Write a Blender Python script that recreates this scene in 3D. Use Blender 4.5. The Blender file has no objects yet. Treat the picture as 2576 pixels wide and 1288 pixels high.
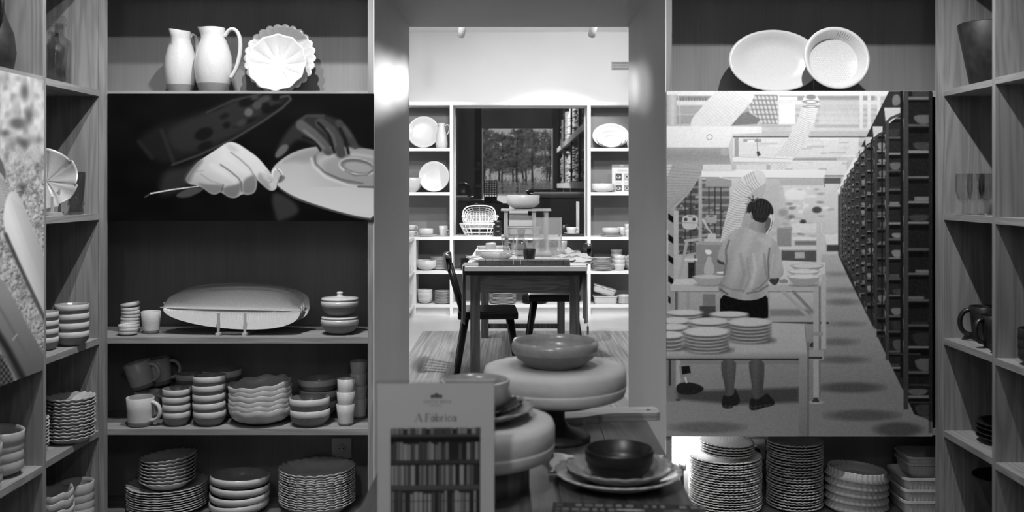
import bpy, bmesh, math, random
import numpy as np
from mathutils import Vector, Matrix, Euler

random.seed(7); np.random.seed(7)
scn = bpy.context.scene
COL = scn.collection
R = math.radians

# ------------------------------------------------------------------ camera
F, CX, CY, EYE = 2500.0, 1300.0, 470.0, 1.30      # focal length in px, horizon point, eye height
cam_d = bpy.data.cameras.new('camera'); cam = bpy.data.objects.new('camera', cam_d); COL.objects.link(cam)
cam.location = (0, 0, EYE); cam.rotation_euler = (R(90), 0, 0)
cam_d.sensor_width = 36.0; cam_d.lens = F * 36.0 / 2576
cam_d.shift_x = (1288 - CX) / 2576; cam_d.shift_y = -(644 - CY) / 2576
cam_d.clip_start = .05; cam_d.clip_end = 600
cam_d.dof.use_dof = True; cam_d.dof.focus_distance = 5.2; cam_d.dof.aperture_fstop = 4.5
scn.camera = cam
scn.view_settings.view_transform = 'Standard'; scn.view_settings.look = 'None'
scn.view_settings.exposure = 0.0; scn.view_settings.gamma = 1.0; scn.view_settings.use_curve_mapping = False

def W(px, py, D):
    return Vector(((px - CX) * D / F, D, EYE - (py - CY) * D / F))
def onz(px, py, z):            # point of height z seen at pixel
    D = (EYE - z) * F / (py - CY)
    return W(px, py, D)

# ------------------------------------------------------------------ world, sun, lamps
w = bpy.data.worlds.new('world'); scn.world = w; w.use_nodes = True
bg = w.node_tree.nodes['Background']; bg.inputs[0].default_value = (1, 1, 1, 1); bg.inputs[1].default_value = .36
def lamp(kind, name, loc, power, target=None, size=.03, spot=60, blend=.4):
    d = bpy.data.lights.new(name, kind); d.energy = power; d.color = (1, 1, 1)
    if kind == 'SPOT':
        d.spot_size = R(spot); d.spot_blend = blend; d.shadow_soft_size = size
    elif kind == 'POINT':
        d.shadow_soft_size = size
    o = bpy.data.objects.new(name, d); COL.objects.link(o); o.location = loc
    if target is not None:
        o.rotation_euler = (Vector(target) - Vector(loc)).to_track_quat('-Z', 'Y').to_euler()
    return o
sun = lamp('SUN', 'sun', (-15, 90, 30), 5.0, (7, -10, 8)); sun.data.angle = R(1)
# front room: ceiling track spots in front of the shelf wall
lamp('SPOT', 'track_or_fill_spot', (-.72, 3.03, 2.70), 112, (-1.10, 3.75, .25), .018, 104, 1.0)
lamp('SPOT', 'track_or_fill_spot', (-.95, 2.62, 2.72), 78, (-1.20, 3.75, .35), .018, 104, 1.0)
lamp('SPOT', 'track_or_fill_spot', (.93, 2.95, 2.60), 120, (1.15, 3.75, .30), .018, 104, 1.0)
# a spot over the table, then unseen fill lights added around the viewer
lamp('SPOT', 'track_or_fill_spot', (.25, 1.75, 2.72), 34, (.15, 2.2, .7), .05, 75, .8)
lamp('SPOT', 'track_or_fill_spot', (-.55, .10, 2.75), 92, (-.15, 1.75, .75), .06, 52, 1.0)  # unseen spot added to brighten the sign and table front
lamp('POINT', 'room_fill', (.5, -.6, 2.55), 15, None, .15)  # two soft fill points added to lift the shadows in the shelves
lamp('POINT', 'room_fill', (-.9, .4, 2.6), 12, None, .15)
# far room: two visible track lamps, then added fill and aimed spots
lamp('SPOT', 'far_track_or_fill_spot', (.62, 8.43, 2.58), 215, (.36, 10.35, 1.12), .05, 60, .35)
lamp('SPOT', 'far_track_or_fill_spot', (-.48, 8.43, 2.57), 95, (-1.0, 10.30, 1.05), .05, 60, .5)
lamp('SPOT', 'far_track_or_fill_spot', (.05, 6.1, 2.80), 190, (.05, 8.1, .3), .08, 120, .8)  # three wide unseen spots added as general fill for the far room
lamp('SPOT', 'far_track_or_fill_spot', (1.35, 7.6, 2.80), 115, (.9, 10.2, 1.0), .08, 110, .8)
lamp('SPOT', 'far_track_or_fill_spot', (-.95, 7.4, 2.80), 95, (-.8, 9.6, .6), .08, 110, .8)
for ty, tz, pw in ((3.80, 1.69, 900), (4.22, 1.735, 900), (4.64, 1.785, 900)):  # unseen narrow beams added to form the bright band on the left jamb
    lamp('SPOT', 'far_track_or_fill_spot', (1.35, 9.8, 2.42), pw, (-.527, ty, tz), .05, 2.7, 1.0)
lamp('SPOT', 'far_track_or_fill_spot', (-1.22, 9.6, 2.42), 330, (.549, 4.78, 1.78), .03, 3.0, 1.0)  # unseen beam pair added for the bright patch on the right jamb
lamp('SPOT', 'far_track_or_fill_spot', (-1.22, 9.6, 2.42), 190, (.549, 4.40, 1.74), .03, 3.0, 1.0)
lamp('POINT', 'warehouse_fill', (-.4, 24.0, 3.9), 420, None, .2)  # added fill that brightens the mould stacks, not a fitted lamp

# ------------------------------------------------------------------ materials
MATS = {}
def s2l(v):
    v = v / 255.0
    return v / 12.92 if v <= .04045 else ((v + .055) / 1.055) ** 2.4
def base_mat(name, rough=.5, spec=.5):
    m = bpy.data.materials.new(name); m.use_nodes = True
    b = m.node_tree.nodes['Principled BSDF']; b.inputs['Roughness'].default_value = rough
    b.inputs['Specular IOR Level'].default_value = spec
    MATS[name] = m
    return m, m.node_tree.nodes, m.node_tree.links, b
def ramp(n, stops):
    r = n.new('ShaderNodeValToRGB'); e = r.color_ramp.elements
    while len(e) < len(stops): e.new(.5)
    for k, (p, v) in enumerate(stops):
        e[k].position = p; e[k].color = (v, v, v, 1)
    return r
def plain(name, v, rough=.5, spec=.5, var=.12, scale=40, bump=0.0, bscale=200):
    m, n, l, b = base_mat(name, rough, spec)
    tc = n.new('ShaderNodeTexCoord'); no = n.new('ShaderNodeTexNoise'); no.inputs['Scale'].default_value = scale
    no.inputs['Detail'].default_value = 4
    l.new(tc.outputs['Object'], no.inputs['Vector'])
    r = ramp(n, [(.3, v * (1 - var)), (.7, min(1, v * (1 + var)))])
    l.new(no.outputs['Fac'], r.inputs[0]); l.new(r.outputs[0], b.inputs['Base Color'])
    if bump:
        n2 = n.new('ShaderNodeTexNoise'); n2.inputs['Scale'].default_value = bscale; n2.inputs['Detail'].default_value = 3
        l.new(tc.outputs['Object'], n2.inputs['Vector'])
        bp = n.new('ShaderNodeBump'); bp.inputs['Strength'].default_value = bump; bp.inputs['Distance'].default_value = .004
        l.new(n2.outputs['Fac'], bp.inputs['Height']); l.new(bp.outputs[0], b.inputs['Normal'])
    return m
def wood(name, v, axis='Z', con=.28, rough=.55, rings=True, coarse=14):
    m, n, l, b = base_mat(name, rough, .3)
    tc = n.new('ShaderNodeTexCoord')
    def nz(across, along, detail, dist=0):
        mp = n.new('ShaderNodeMapping'); sc = [across] * 3; sc['XYZ'.index(axis)] = along
        mp.inputs['Scale'].default_value = sc; l.new(tc.outputs['Object'], mp.inputs['Vector'])
        t = n.new('ShaderNodeTexNoise'); t.inputs['Scale'].default_value = 1; t.inputs['Detail'].default_value = detail
        t.inputs['Distortion'].default_value = dist
        l.new(mp.outputs[0], t.inputs['Vector']); return t, mp
    t1, mp1 = nz(coarse, .9, 3, .6); t2, _ = nz(190, 3.5, 3)
    mx = n.new('ShaderNodeMath'); mx.operation = 'MULTIPLY_ADD'; mx.inputs[1].default_value = .42
    l.new(t2.outputs['Fac'], mx.inputs[0])
    if rings:
        wv = n.new('ShaderNodeMath'); wv.operation = 'MULTIPLY'; wv.inputs[1].default_value = 44
        l.new(t1.outputs['Fac'], wv.inputs[0])
        sn = n.new('ShaderNodeMath'); sn.operation = 'SINE'; l.new(wv.outputs[0], sn.inputs[0])
        k = n.new('ShaderNodeMath'); k.operation = 'MULTIPLY_ADD'; k.inputs[1].default_value = .13; k.inputs[2].default_value = .29
        l.new(sn.outputs[0], k.inputs[0]); l.new(k.outputs[0], mx.inputs[2])
    else:
        k = n.new('ShaderNodeMath'); k.operation = 'MULTIPLY'; k.inputs[1].default_value = .58
        l.new(t1.outputs['Fac'], k.inputs[0]); l.new(k.outputs[0], mx.inputs[2])
    r = ramp(n, [(.25, v * (1 - con)), (.75, v * (1 + con))])
    l.new(mx.outputs[0], r.inputs[0]); l.new(r.outputs[0], b.inputs['Base Color'])
    return m
def glass(name, tint=.96, rough=.02, edge=.9, haze=0):
    m, n, l, b = base_mat(name)
    out = n['Material Output']; tr = n.new('ShaderNodeBsdfTransparent'); tr.inputs[0].default_value = (tint, tint, tint, 1)
    gl = n.new('ShaderNodeBsdfGlossy'); gl.inputs['Roughness'].default_value = rough
    lw = n.new('ShaderNodeLayerWeight'); lw.inputs[0].default_value = .5
    pw = n.new('ShaderNodeMath'); pw.operation = 'POWER'; pw.inputs[1].default_value = 4.0; l.new(lw.outputs['Facing'], pw.inputs[0])
    ma = n.new('ShaderNodeMath'); ma.operation = 'MULTIPLY_ADD'; ma.inputs[1].default_value = edge; ma.inputs[2].default_value = .04; l.new(pw.outputs[0], ma.inputs[0])
    mx = n.new('ShaderNodeMixShader'); l.new(ma.outputs[0], mx.inputs[0]); l.new(tr.outputs[0], mx.inputs[1]); l.new(gl.outputs[0], mx.inputs[2])
    fin = mx
    if haze:
        df = n.new('ShaderNodeBsdfDiffuse'); df.inputs[0].default_value = (.8, .8, .8, 1); fin = n.new('ShaderNodeMixShader'); fin.inputs[0].default_value = haze
        l.new(mx.outputs[0], fin.inputs[1]); l.new(df.outputs[0], fin.inputs[2])
    l.new(fin.outputs[0], out.inputs['Surface']); n.remove(b)
    return m
def emit(name, s):
    m, n, l, b = base_mat(name)
    b.inputs['Emission Color'].default_value = (1, 1, 1, 1); b.inputs['Emission Strength'].default_value = s
    return m
def printed(name, rough=.6):
    m, n, l, b = base_mat(name, rough, .06)
    a = n.new('ShaderNodeAttribute'); a.attribute_name = 'print'
    l.new(a.outputs['Color'], b.inputs['Base Color'])
    return m

wood('wood_v', .25, 'Z'); wood('wood_x', .27, 'X'); wood('wood_y', .27, 'Y')
wood('veneer', .22, 'Z', .22, rings=False, coarse=9)
wood('old_table', .15, 'X', .5, .4); wood('old_leg', .12, 'Z', .5, .5); wood('chair_wood', .012, 'Z', .5, .35)
wood('table_top', .075, 'Y', .45, .35); wood('board_wood', .30, 'X', .3); wood('board_dark', .10, 'X', .35)
wood('peg_wood', .42, 'Z', .25, rings=False); wood('stand_dark', .03, 'Z', .4, .45); wood('stump', .13, 'Z', .5, .6)
wood('plank', .34, 'Z', .2)
plain('wall_paint', .62, .6, .3, .03, 3); plain('wall_white', .86, .7, .2, .02, 2)
plain('floor_far', .66, .35, .4, .05, 2); plain('floor_near', .12, .5, .4, .1, 3)
plain('shelf_white', .74, .45, .4, .03, 5); plain('shelf_back', .17, .6, .3, .06, 5)
plain('ceramic', .52, .22, .5, .05, 160); plain('ceramic_soft', .52, .3, .5, .09, 220); plain('ceramic_mid', .42, .3, .5, .1, 220)
plain('stoneware', .24, .75, .3, .1, 200); plain('bowl_grey', .25, .22, .5, .12, 60); plain('bowl_low', .20, .6, .4, .12, 120)
plain('dark_glaze', .013, .35, .5, .3, 60); plain('dark_clay', .02, .5, .4, .4, 40); plain('black', .008, .4, .5, .3, 30)
plain('plaster', .50, .8, .2, .07, 14, .25, 60); plain('linen', .66, .9, .1, .06, 90, .5, 500); plain('towel', .34, .9, .1, .1, 200, .5, 900)
plain('paper', .46, .7, .2, .02, 20); plain('plastic_white', .55, .4, .5, .03, 20); plain('metal', .45, .3, .6, .05, 30)
plain('edge_black', .012, .6, .3, .1, 20); plain('wire', .72, .5, .4, .05, 20)
plain('warehouse', .07, .8, .1, .2, 1.5); plain('warehouse_dark', .02, .6, .2, .4, 2); plain('clay_pile', .012, .9, .1, .5, 12, .8, 30)
plain('gravel', .62, .9, .1, .2, 1.5); plain('bark', .10, .9, .1, .4, 6); plain('needles', .34, .9, .1, .6, 1.2); plain('scrub', .5, .9, .1, .5, .9)
plain('fence_paint', .55, .6, .2, .05, 3); plain('mould', .60, .8, .2, .15, 20)
glass('glass', .93); glass('pane', .92); glass('smoke_glass', .88); glass('acrylic', .97, .03); glass('dark_glass', .72); glass('hazy_glass', .92, .03, .9, .16)
emit('bulb', 110.0); printed('print'); printed('print_gloss', .3)
def rug_mat():
    m, n, l, b = base_mat('rug', .95, .05)
    tc = n.new('ShaderNodeTexCoord'); mp = n.new('ShaderNodeMapping'); mp.inputs['Scale'].default_value = (55, 1.2, 1)
    t = n.new('ShaderNodeTexNoise'); t.inputs['Scale'].default_value = 1; t.inputs['Detail'].default_value = 5
    l.new(tc.outputs['Object'], mp.inputs[0]); l.new(mp.outputs[0], t.inputs['Vector'])
    r = ramp(n, [(.3, .30), (.5, .44), (.7, .60)]); l.new(t.outputs['Fac'], r.inputs[0]); l.new(r.outputs[0], b.inputs['Base Color'])
    n2 = n.new('ShaderNodeTexNoise'); n2.inputs['Scale'].default_value = 160; l.new(tc.outputs['Object'], n2.inputs['Vector'])
    bp = n.new('ShaderNodeBump'); bp.inputs['Strength'].default_value = .6; bp.inputs['Distance'].default_value = .01
    l.new(n2.outputs['Fac'], bp.inputs['Height']); l.new(bp.outputs[0], b.inputs['Normal'])
rug_mat()

# ------------------------------------------------------------------ builders
def tag(o, label=None, cat=None, group=None, kind=None):
    if label: o['label'] = label
    if cat: o['category'] = cat
    if group: o['group'] = group
    if kind: o['kind'] = kind
    return o
def thing(name, label, cat, loc=(0, 0, 0), rz=0, group=None):
    o = bpy.data.objects.new(name, None); COL.objects.link(o); o.empty_display_size = .05
    o.location = loc; o.rotation_euler = (0, 0, rz)
    return tag(o, label, cat, group)
def put(name, me, parent=None, loc=(0, 0, 0), rot=(0, 0, 0), sc=1.0):
    o = bpy.data.objects.new(name, me); COL.objects.link(o); o.location = loc; o.rotation_euler = rot
    o.scale = (sc, sc, sc) if not hasattr(sc, '__len__') else sc
    if parent is not None: o.parent = parent
    return o
class MB:
    def __init__(s): s.v = []; s.f = []; s.m = []; s.sm = []
    def add(s, vs, fs, mi=0, smooth=False):
        k = len(s.v); s.v += [tuple(q) for q in vs]; s.f += [tuple(i + k for i in q) for q in fs]
        s.m += [mi] * len(fs); s.sm += [smooth] * len(fs); return s
    def box(s, x0, x1, y0, y1, z0, z1, mi=0, b=0.0):
        if b <= 0:
            vs = [(x, y, z) for x in (x0, x1) for y in (y0, y1) for z in (z0, z1)]
            return s.add(vs, [(0, 1, 3, 2), (4, 6, 7, 5), (0, 4, 5, 1), (2, 3, 7, 6), (0, 2, 6, 4), (1, 5, 7, 3)], mi)
        bm = bmesh.new(); bmesh.ops.create_cube(bm, size=1)
        for q in bm.verts:
            q.co = Vector((x0 + (q.co.x + .5) * (x1 - x0), y0 + (q.co.y + .5) * (y1 - y0), z0 + (q.co.z + .5) * (z1 - z0)))
        bmesh.ops.bevel(bm, geom=bm.edges[:], offset=b, segments=2, affect='EDGES', profile=.7)
        bm.verts.index_update(); s.add([q.co for q in bm.verts], [[q.index for q in f.verts] for f in bm.faces], mi); bm.free(); return s
    def tube(s, pts, r, seg=8, mi=0, closed=False, flat=1.0):
        pts = [Vector(p) for p in pts]; n = len(pts); rs = r if hasattr(r, '__len__') else [r] * n
        vs = []; up = Vector((0, 0, 1))
        for i, p in enumerate(pts):
            a = pts[(i - 1) % n] if (closed or i > 0) else p; c = pts[(i + 1) % n] if (closed or i < n - 1) else p
            t = (c - a).normalized()
            if i == 0:
                u = t.cross(up)
                if u.length < .05: u = t.cross(Vector((1, 0, 0)))
            else: u = pu - t * pu.dot(t)
            u.normalize(); pu = u; v = u.cross(t)
            for k in range(seg):
                q = 2 * math.pi * k / seg; vs.append(p + (u * math.cos(q) * flat + v * math.sin(q)) * rs[i])
        fs = []; m = n if closed else n - 1
        for i in range(m):
            for k in range(seg):
                a = i * seg + k; b2 = i * seg + (k + 1) % seg; j = ((i + 1) % n) * seg
                fs.append((a, b2, j + (k + 1) % seg, j + k))
        if not closed:
            fs.append(tuple(range(seg))[::-1]); fs.append(tuple((n - 1) * seg + k for k in range(seg)))
        return s.add(vs, fs, mi, True)
    def bar(s, a, b, w, h, mi=0):          # square bar from a to b
        a = Vector(a); b = Vector(b); t = (b - a).normalized(); u = t.cross(Vector((0, 0, 1)))
        if u.length < 1e-3: u = Vector((1, 0, 0))
        u.normalize(); v = u.cross(t)
        vs = [p + u * sx * w / 2 + v * sy * h / 2 for p in (a, b) for sx, sy in ((-1, -1), (1, -1), (1, 1), (-1, 1))]
        return s.add(vs, [(0, 1, 2, 3), (7, 6, 5, 4), (0, 4, 5, 1), (1, 5, 6, 2), (2, 6, 7, 3), (3, 7, 4, 0)], mi)
    def lathe(s, prof, seg=40, lobes=0, amp=0., zamp=0., mode='scallop', mats=None, R0=None, sx=1., sy=1., power=3):
        R0 = R0 or max(p[0] for p in prof); vs = []; n = len(prof); rows = []
        for i, (r, z) in enumerate(prof):
            if r < 1e-6: rows.append([len(vs)]); vs.append((0, 0, z)); continue
            row = []
            for k in range(seg):
                th = 2 * math.pi * k / seg; wv = 0
                if lobes:
                    c = math.cos(lobes * th / 2)
                    wv = (abs(c) ** .8 if mode == 'scallop' else math.cos(lobes * th)) ; wv = wv * 2 - 1 if mode == 'scallop' else wv
                g = (r / R0) ** power; rr = r * (1 + amp * wv * g); row.append(len(vs))
                vs.append((rr * math.cos(th) * sx, rr * math.sin(th) * sy, z + zamp * wv * g))
            rows.append(row)
        fs = []; fm = []
        for i in range(n - 1):
            A, B = rows[i], rows[i + 1]; mi = mats[i] if mats else 0
            if len(A) == 1 and len(B) == 1: continue
            for k in range(seg):
                k2 = (k + 1) % seg
                if len(A) == 1: fs.append((A[0], B[k2], B[k]))
                elif len(B) == 1: fs.append((A[k], A[k2], B[0]))
                else: fs.append((A[k], A[k2], B[k2], B[k]))
                fm.append(mi)
        k = len(s.v); s.v += vs; s.f += [tuple(i + k for i in q) for q in fs]; s.m += fm; s.sm += [True] * len(fs); return s
    def mesh(s, name, mats):
        me = bpy.data.meshes.new(name); me.from_pydata([tuple(v) for v in s.v], [], s.f)
        for m in ([mats] if isinstance(mats, str) else mats): me.materials.append(MATS[m])
        me.polygons.foreach_set('material_index', s.m); me.polygons.foreach_set('use_smooth', s.sm)
        me.update(); return me
    def build(s, name, mats, parent=None, **k): return put(name, s.mesh(name, mats), parent, **k)
def spline(P, n=6):
    P = [Vector(p) for p in P]; out = []
    for i in range(len(P) - 1):
        a, b, c, d = P[max(0, i - 1)], P[i], P[i + 1], P[min(len(P) - 1, i + 2)]
        for k in range(n):
            t = k / n; out.append(.5 * ((2 * b) + (c - a) * t + (2 * a - 5 * b + 4 * c - d) * t * t + (3 * b - a - 3 * c + d) * t ** 3))
    return out + [P[-1]]
def sharp(me, ang=40):
    bm = bmesh.new(); bm.from_mesh(me)
    bmesh.ops.recalc_face_normals(bm, faces=bm.faces[:])
    for e in bm.edges:
        if len(e.link_faces) == 2 and e.calc_face_angle(0) > R(ang): e.smooth = False
    bm.to_mesh(me); bm.free(); return me
def bx(name, mat, parent, *a, b=0.0, **k): return MB().box(*a, b=b).build(name, mat, parent, **k)
def struct(name, mat, *a, label=None):
    o = bx(name, mat, None, *a); o['kind'] = 'structure'
    if label: o['label'] = label
    return o
def copy_tree(o, parent=None):
    c = o.copy(); COL.objects.link(c); c.parent = parent
    for ch in list(o.children): copy_tree(ch, c)
    return c

# ------------------------------------------------------------------ painter for flat prints
class Canvas:
    def __init__(s, X, Y, bg):
        s.shape = X.shape; s.X = X.ravel(); s.Y = Y.ravel(); s.A = np.full(s.X.shape, float(bg))
    def _ix(s, x0, x1, y0, y1): return np.nonzero((s.X >= x0) & (s.X <= x1) & (s.Y >= y0) & (s.Y <= y1))[0]
    def _mix(s, ix, al, v):
        if callable(v): v = v(s.X[ix], s.Y[ix])
        s.A[ix] = s.A[ix] * (1 - al) + v * al
    def poly(s, P, v, soft=1.0, a=1.0):
        P = np.array(P, float); ix = s._ix(P[:, 0].min() - 2 * soft, P[:, 0].max() + 2 * soft, P[:, 1].min() - 2 * soft, P[:, 1].max() + 2 * soft)
        if not len(ix): return
        x, y = s.X[ix], s.Y[ix]; ins = np.zeros(len(ix), bool); d = np.full(len(ix), 1e9)
        for (x0, y0), (x1, y1) in zip(P, np.roll(P, -1, 0)):
            if y0 != y1:
                ins ^= ((y0 > y) != (y1 > y)) & (x < (x1 - x0) * (y - y0) / (y1 - y0) + x0)
            L = (x1 - x0) ** 2 + (y1 - y0) ** 2 + 1e-9; t = np.clip(((x - x0) * (x1 - x0) + (y - y0) * (y1 - y0)) / L, 0, 1)
            d = np.minimum(d, np.hypot(x - x0 - t * (x1 - x0), y - y0 - t * (y1 - y0)))
        sd = np.where(ins, d, -d); t = np.clip(sd / (2 * soft) + .5, 0, 1); s._mix(ix, a * t * t * (3 - 2 * t), v)
    def smooth(s, P, v, soft=1.0, a=1.0, it=2):
        P = [np.array(p, float) for p in P]
        for _ in range(it):
            Q = []
            for p, q in zip(P, P[1:] + P[:1]): Q += [p * .75 + q * .25, p * .25 + q * .75]
            P = Q
        s.poly(P, v, soft, a)
    def rect(s, x0, y0, x1, y1, v, soft=1.0, a=1.0): s.poly([(x0, y0), (x1, y0), (x1, y1), (x0, y1)], v, soft, a)
    def line(s, P, wd, v, soft=1.0, a=1.0):
        P = np.array(P, float); n = len(P); ws = np.linspace(wd[0], wd[1], n) if hasattr(wd, '__len__') else np.full(n, wd); m = ws.max() / 2 + 2 * soft
        ix = s._ix(P[:, 0].min() - m, P[:, 0].max() + m, P[:, 1].min() - m, P[:, 1].max() + m)
        if not len(ix): return
        x, y = s.X[ix], s.Y[ix]; d = np.full(len(ix), 1e9)
        for i in range(n - 1):
            (x0, y0), (x1, y1) = P[i], P[i + 1]; L = (x1 - x0) ** 2 + (y1 - y0) ** 2 + 1e-9
            t = np.clip(((x - x0) * (x1 - x0) + (y - y0) * (y1 - y0)) / L, 0, 1)
            d = np.minimum(d, np.hypot(x - x0 - t * (x1 - x0), y - y0 - t * (y1 - y0)) - (ws[i] * (1 - t) + ws[i + 1] * t) / 2)
        t = np.clip(-d / (2 * soft) + .5, 0, 1); s._mix(ix, a * t * t * (3 - 2 * t), v)
    def ell(s, cx, cy, rx, ry, v, soft=1.0, a=1.0, rot=0, hole=0):
        m = max(rx, ry) + 2 * soft; ix = s._ix(cx - m, cx + m, cy - m, cy + m)
        if not len(ix): return
        c, q = math.cos(rot), math.sin(rot); x = s.X[ix] - cx; y = s.Y[ix] - cy; u = x * c + y * q; k = -x * q + y * c
        rr = np.sqrt((u / rx) ** 2 + (k / ry) ** 2); d = (1 - rr) * min(rx, ry); t = np.clip(d / (2 * soft) + .5, 0, 1)
        if hole:
            t2 = np.clip((rr - hole) * min(rx, ry) / (2 * soft) + .5, 0, 1); t = np.minimum(t, t2)
        s._mix(ix, a * t * t * (3 - 2 * t), v)
    def noise(s, sx, sy, seed=0, ox=0.0, oy=0.0):        # smooth value noise -1..1
        rs = np.random.RandomState(seed); g = rs.rand(97, 97) * 2 - 1
        u = ((s.X + ox) / sx) % 96; v = ((s.Y + oy) / sy) % 96; i = u.astype(int); j = v.astype(int); fu = u - i; fv = v - j
        fu = fu * fu * (3 - 2 * fu); fv = fv * fv * (3 - 2 * fv)
        return (g[j, i] * (1 - fu) + g[j, i + 1] * fu) * (1 - fv) + (g[j + 1, i] * (1 - fu) + g[j + 1, i + 1] * fu) * fv
def print_mesh(name, pts, cv, gain, mat='print', lo=.002):
    """pts: (ny,nx,3) vertex grid; cv: Canvas of the same shape"""
    ny, nx = pts.shape[:2]; me = bpy.data.meshes.new(name); nv = nx * ny; nf = (nx - 1) * (ny - 1)
    me.vertices.add(nv); me.vertices.foreach_set('co', pts.reshape(-1).astype(np.float32))
    i = np.arange(nv).reshape(ny, nx); q = np.stack([i[1:, :-1], i[1:, 1:], i[:-1, 1:], i[:-1, :-1]], -1).reshape(-1)
    me.loops.add(nf * 4); me.loops.foreach_set('vertex_index', q.astype(np.int32))
    me.polygons.add(nf); me.polygons.foreach_set('loop_start', np.arange(0, nf * 4, 4, dtype=np.int32))
    me.polygons.foreach_set('loop_total', np.full(nf, 4, np.int32)); me.update(calc_edges=True)
    v = np.clip(cv.A, 0, 255) / 255; lin = np.where(v <= .04045, v / 12.92, ((v + .055) / 1.055) ** 2.4)
    lin = np.clip(lin * gain, lo, .92); c = np.ones((nv, 4), np.float32); c[:, :3] = lin[:, None]
    at = me.color_attributes.new('print', 'FLOAT_COLOR', 'POINT'); at.data.foreach_set('color', c.reshape(-1))
    me.materials.append(MATS[mat]); return me

# ------------------------------------------------------------------ front room shell
YF, YB = 3.676, 3.980           # front edges and back panels of the shelf wall
YR = 4.88                       # far end of the passage
XL0, XL1, XR0, XR1 = -1.515, -.551, .574, 1.535
JL, JR = -.527, .549            # passage jamb faces
ZS = [.065, .404, .743, 1.201, 1.655, 2.105]     # shelf tops
T = .022
struct('floor', 'floor_near', -2.2, 2.2, -1.6, YR, -.1, 0)
struct('ceiling', 'wall_paint', -2.2, 2.2, -1.6, YR, 2.9, 3.0)
struct('wall_left', 'wall_paint', -2.2, -1.93, -1.6, YR, 0, 2.9)
struct('wall_right', 'wall_paint', 1.93, 2.2, -1.6, YR, 0, 2.9)
struct('wall_rear', 'wall_paint', -2.2, 2.2, -1.7, -1.6, 0, 2.9)
struct('wall_front_left', 'wall_paint', -1.93, JL - .02, YB + .02, YR, 0, 2.9)
struct('wall_front_right', 'wall_paint', JR + .02, 1.93, YB + .02, YR, 0, 2.9)
struct('wall_passage_left', 'wall_paint', JL - .004, JL, YF, YR, 0, 2.2)
struct('wall_passage_right', 'wall_paint', JR, JR + .004, YF, YR, 0, 2.2)
struct('ceiling_passage', 'wall_paint', JL, JR, YF, YR, 2.087, 2.9)

def shelf_unit(name, label, x0, x1, tops, inner):
    t = thing(name, label, 'shelving', ((x0 + x1) / 2, YB, 0))
    ox, oy = (x0 + x1) / 2, YB
    def p(nm, mat, a, b, c, d, e, f): bx(nm, mat, t, a - ox, b - ox, c - oy, d - oy, e, f)
    p('side_panel', 'wood_v', x0 - .021, x0, YF, YB, 0, 2.30); p('side_panel', 'wood_v', x1, x1 + .020, YF, YB, 0, 2.30)
    p('back_panel', 'veneer', x0 - .021, x1 + .020, YB, YB + .015, 0, 2.30)
    for z in tops: p('shelf', 'wood_x', x0, x1, YF, YB, z - T, z)
    p('top_panel', 'wood_x', x0, x1, YF, YB, 2.278, 2.30); p('plinth', 'wood_x', x0, x1, YF + .03, YF + .045, 0, ZS[0] - T)
    return t
shelf_unit('shelf_unit', 'pine shelf bay behind the photo of hands trimming a plate', -1.87, XL1, ZS, 0)
shelf_unit('shelf_unit', 'pine shelf bay behind the tall workshop photo', XR0, 1.87, [ZS[0], ZS[1], ZS[4], ZS[5]], 0)

# side shelving: front edges run in depth
XWL, XWR = -1.522, 1.556
DIVL = [3.203, 2.74, 2.28]; DIVR = [3.242, 2.80, 2.36]
def wing(name, label, xf, sgn, divs):
    xb = xf + sgn * .365; t = thing(name, label, 'shelving', (xf, YF, 0))
    def p(nm, mat, a, b, c, d, e, f):
        a, b = min(a, b), max(a, b); bx(nm, mat, t, a - xf, b - xf, c - YF, d - YF, e, f)
    p('side_panel', 'wood_v', xf + sgn * .013, xb, YF - T, YF - .0005, 0, 2.30); p('edge_strip', 'wood_v', xf - sgn * .008, xf + sgn * .013, YF - T - .003, YF - .0005, 0, 2.30)
    for y in divs: p('divider', 'wood_v', xf, xb, y - T / 2, y + T / 2, 0, 2.30)
    p('back_panel', 'veneer', xb, xb + sgn * .012, divs[-1] - T / 2, YF - .0005, 0, 2.30)
    YE = YF - T; ys = [YE] + divs
    for a, b in zip(ys, ys[1:]):
        for z in ZS: p('shelf', 'wood_y', xf + sgn * (.0135 if a == YE else 0), xb, b + T / 2, a - (0 if a == YE else T / 2), z - T, z)
        p('top_panel', 'wood_y', xf + sgn * .0135, xb, b + T / 2, a - (0 if a == YE else T / 2), 2.278, 2.30)
        p('plinth', 'wood_y', xf + sgn * .03, xf + sgn * .045, b + T / 2, a - (0 if a == YE else T / 2), 0, ZS[0] - T)
    return t
wing('side_shelf_unit', 'pine side shelving holding clear glass bottles and the clay photo panel', XWL, -1, DIVL)
wing('side_shelf_unit', 'pine side shelving holding dark stoneware and stemmed glasses', XWR, 1, DIVR)

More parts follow.
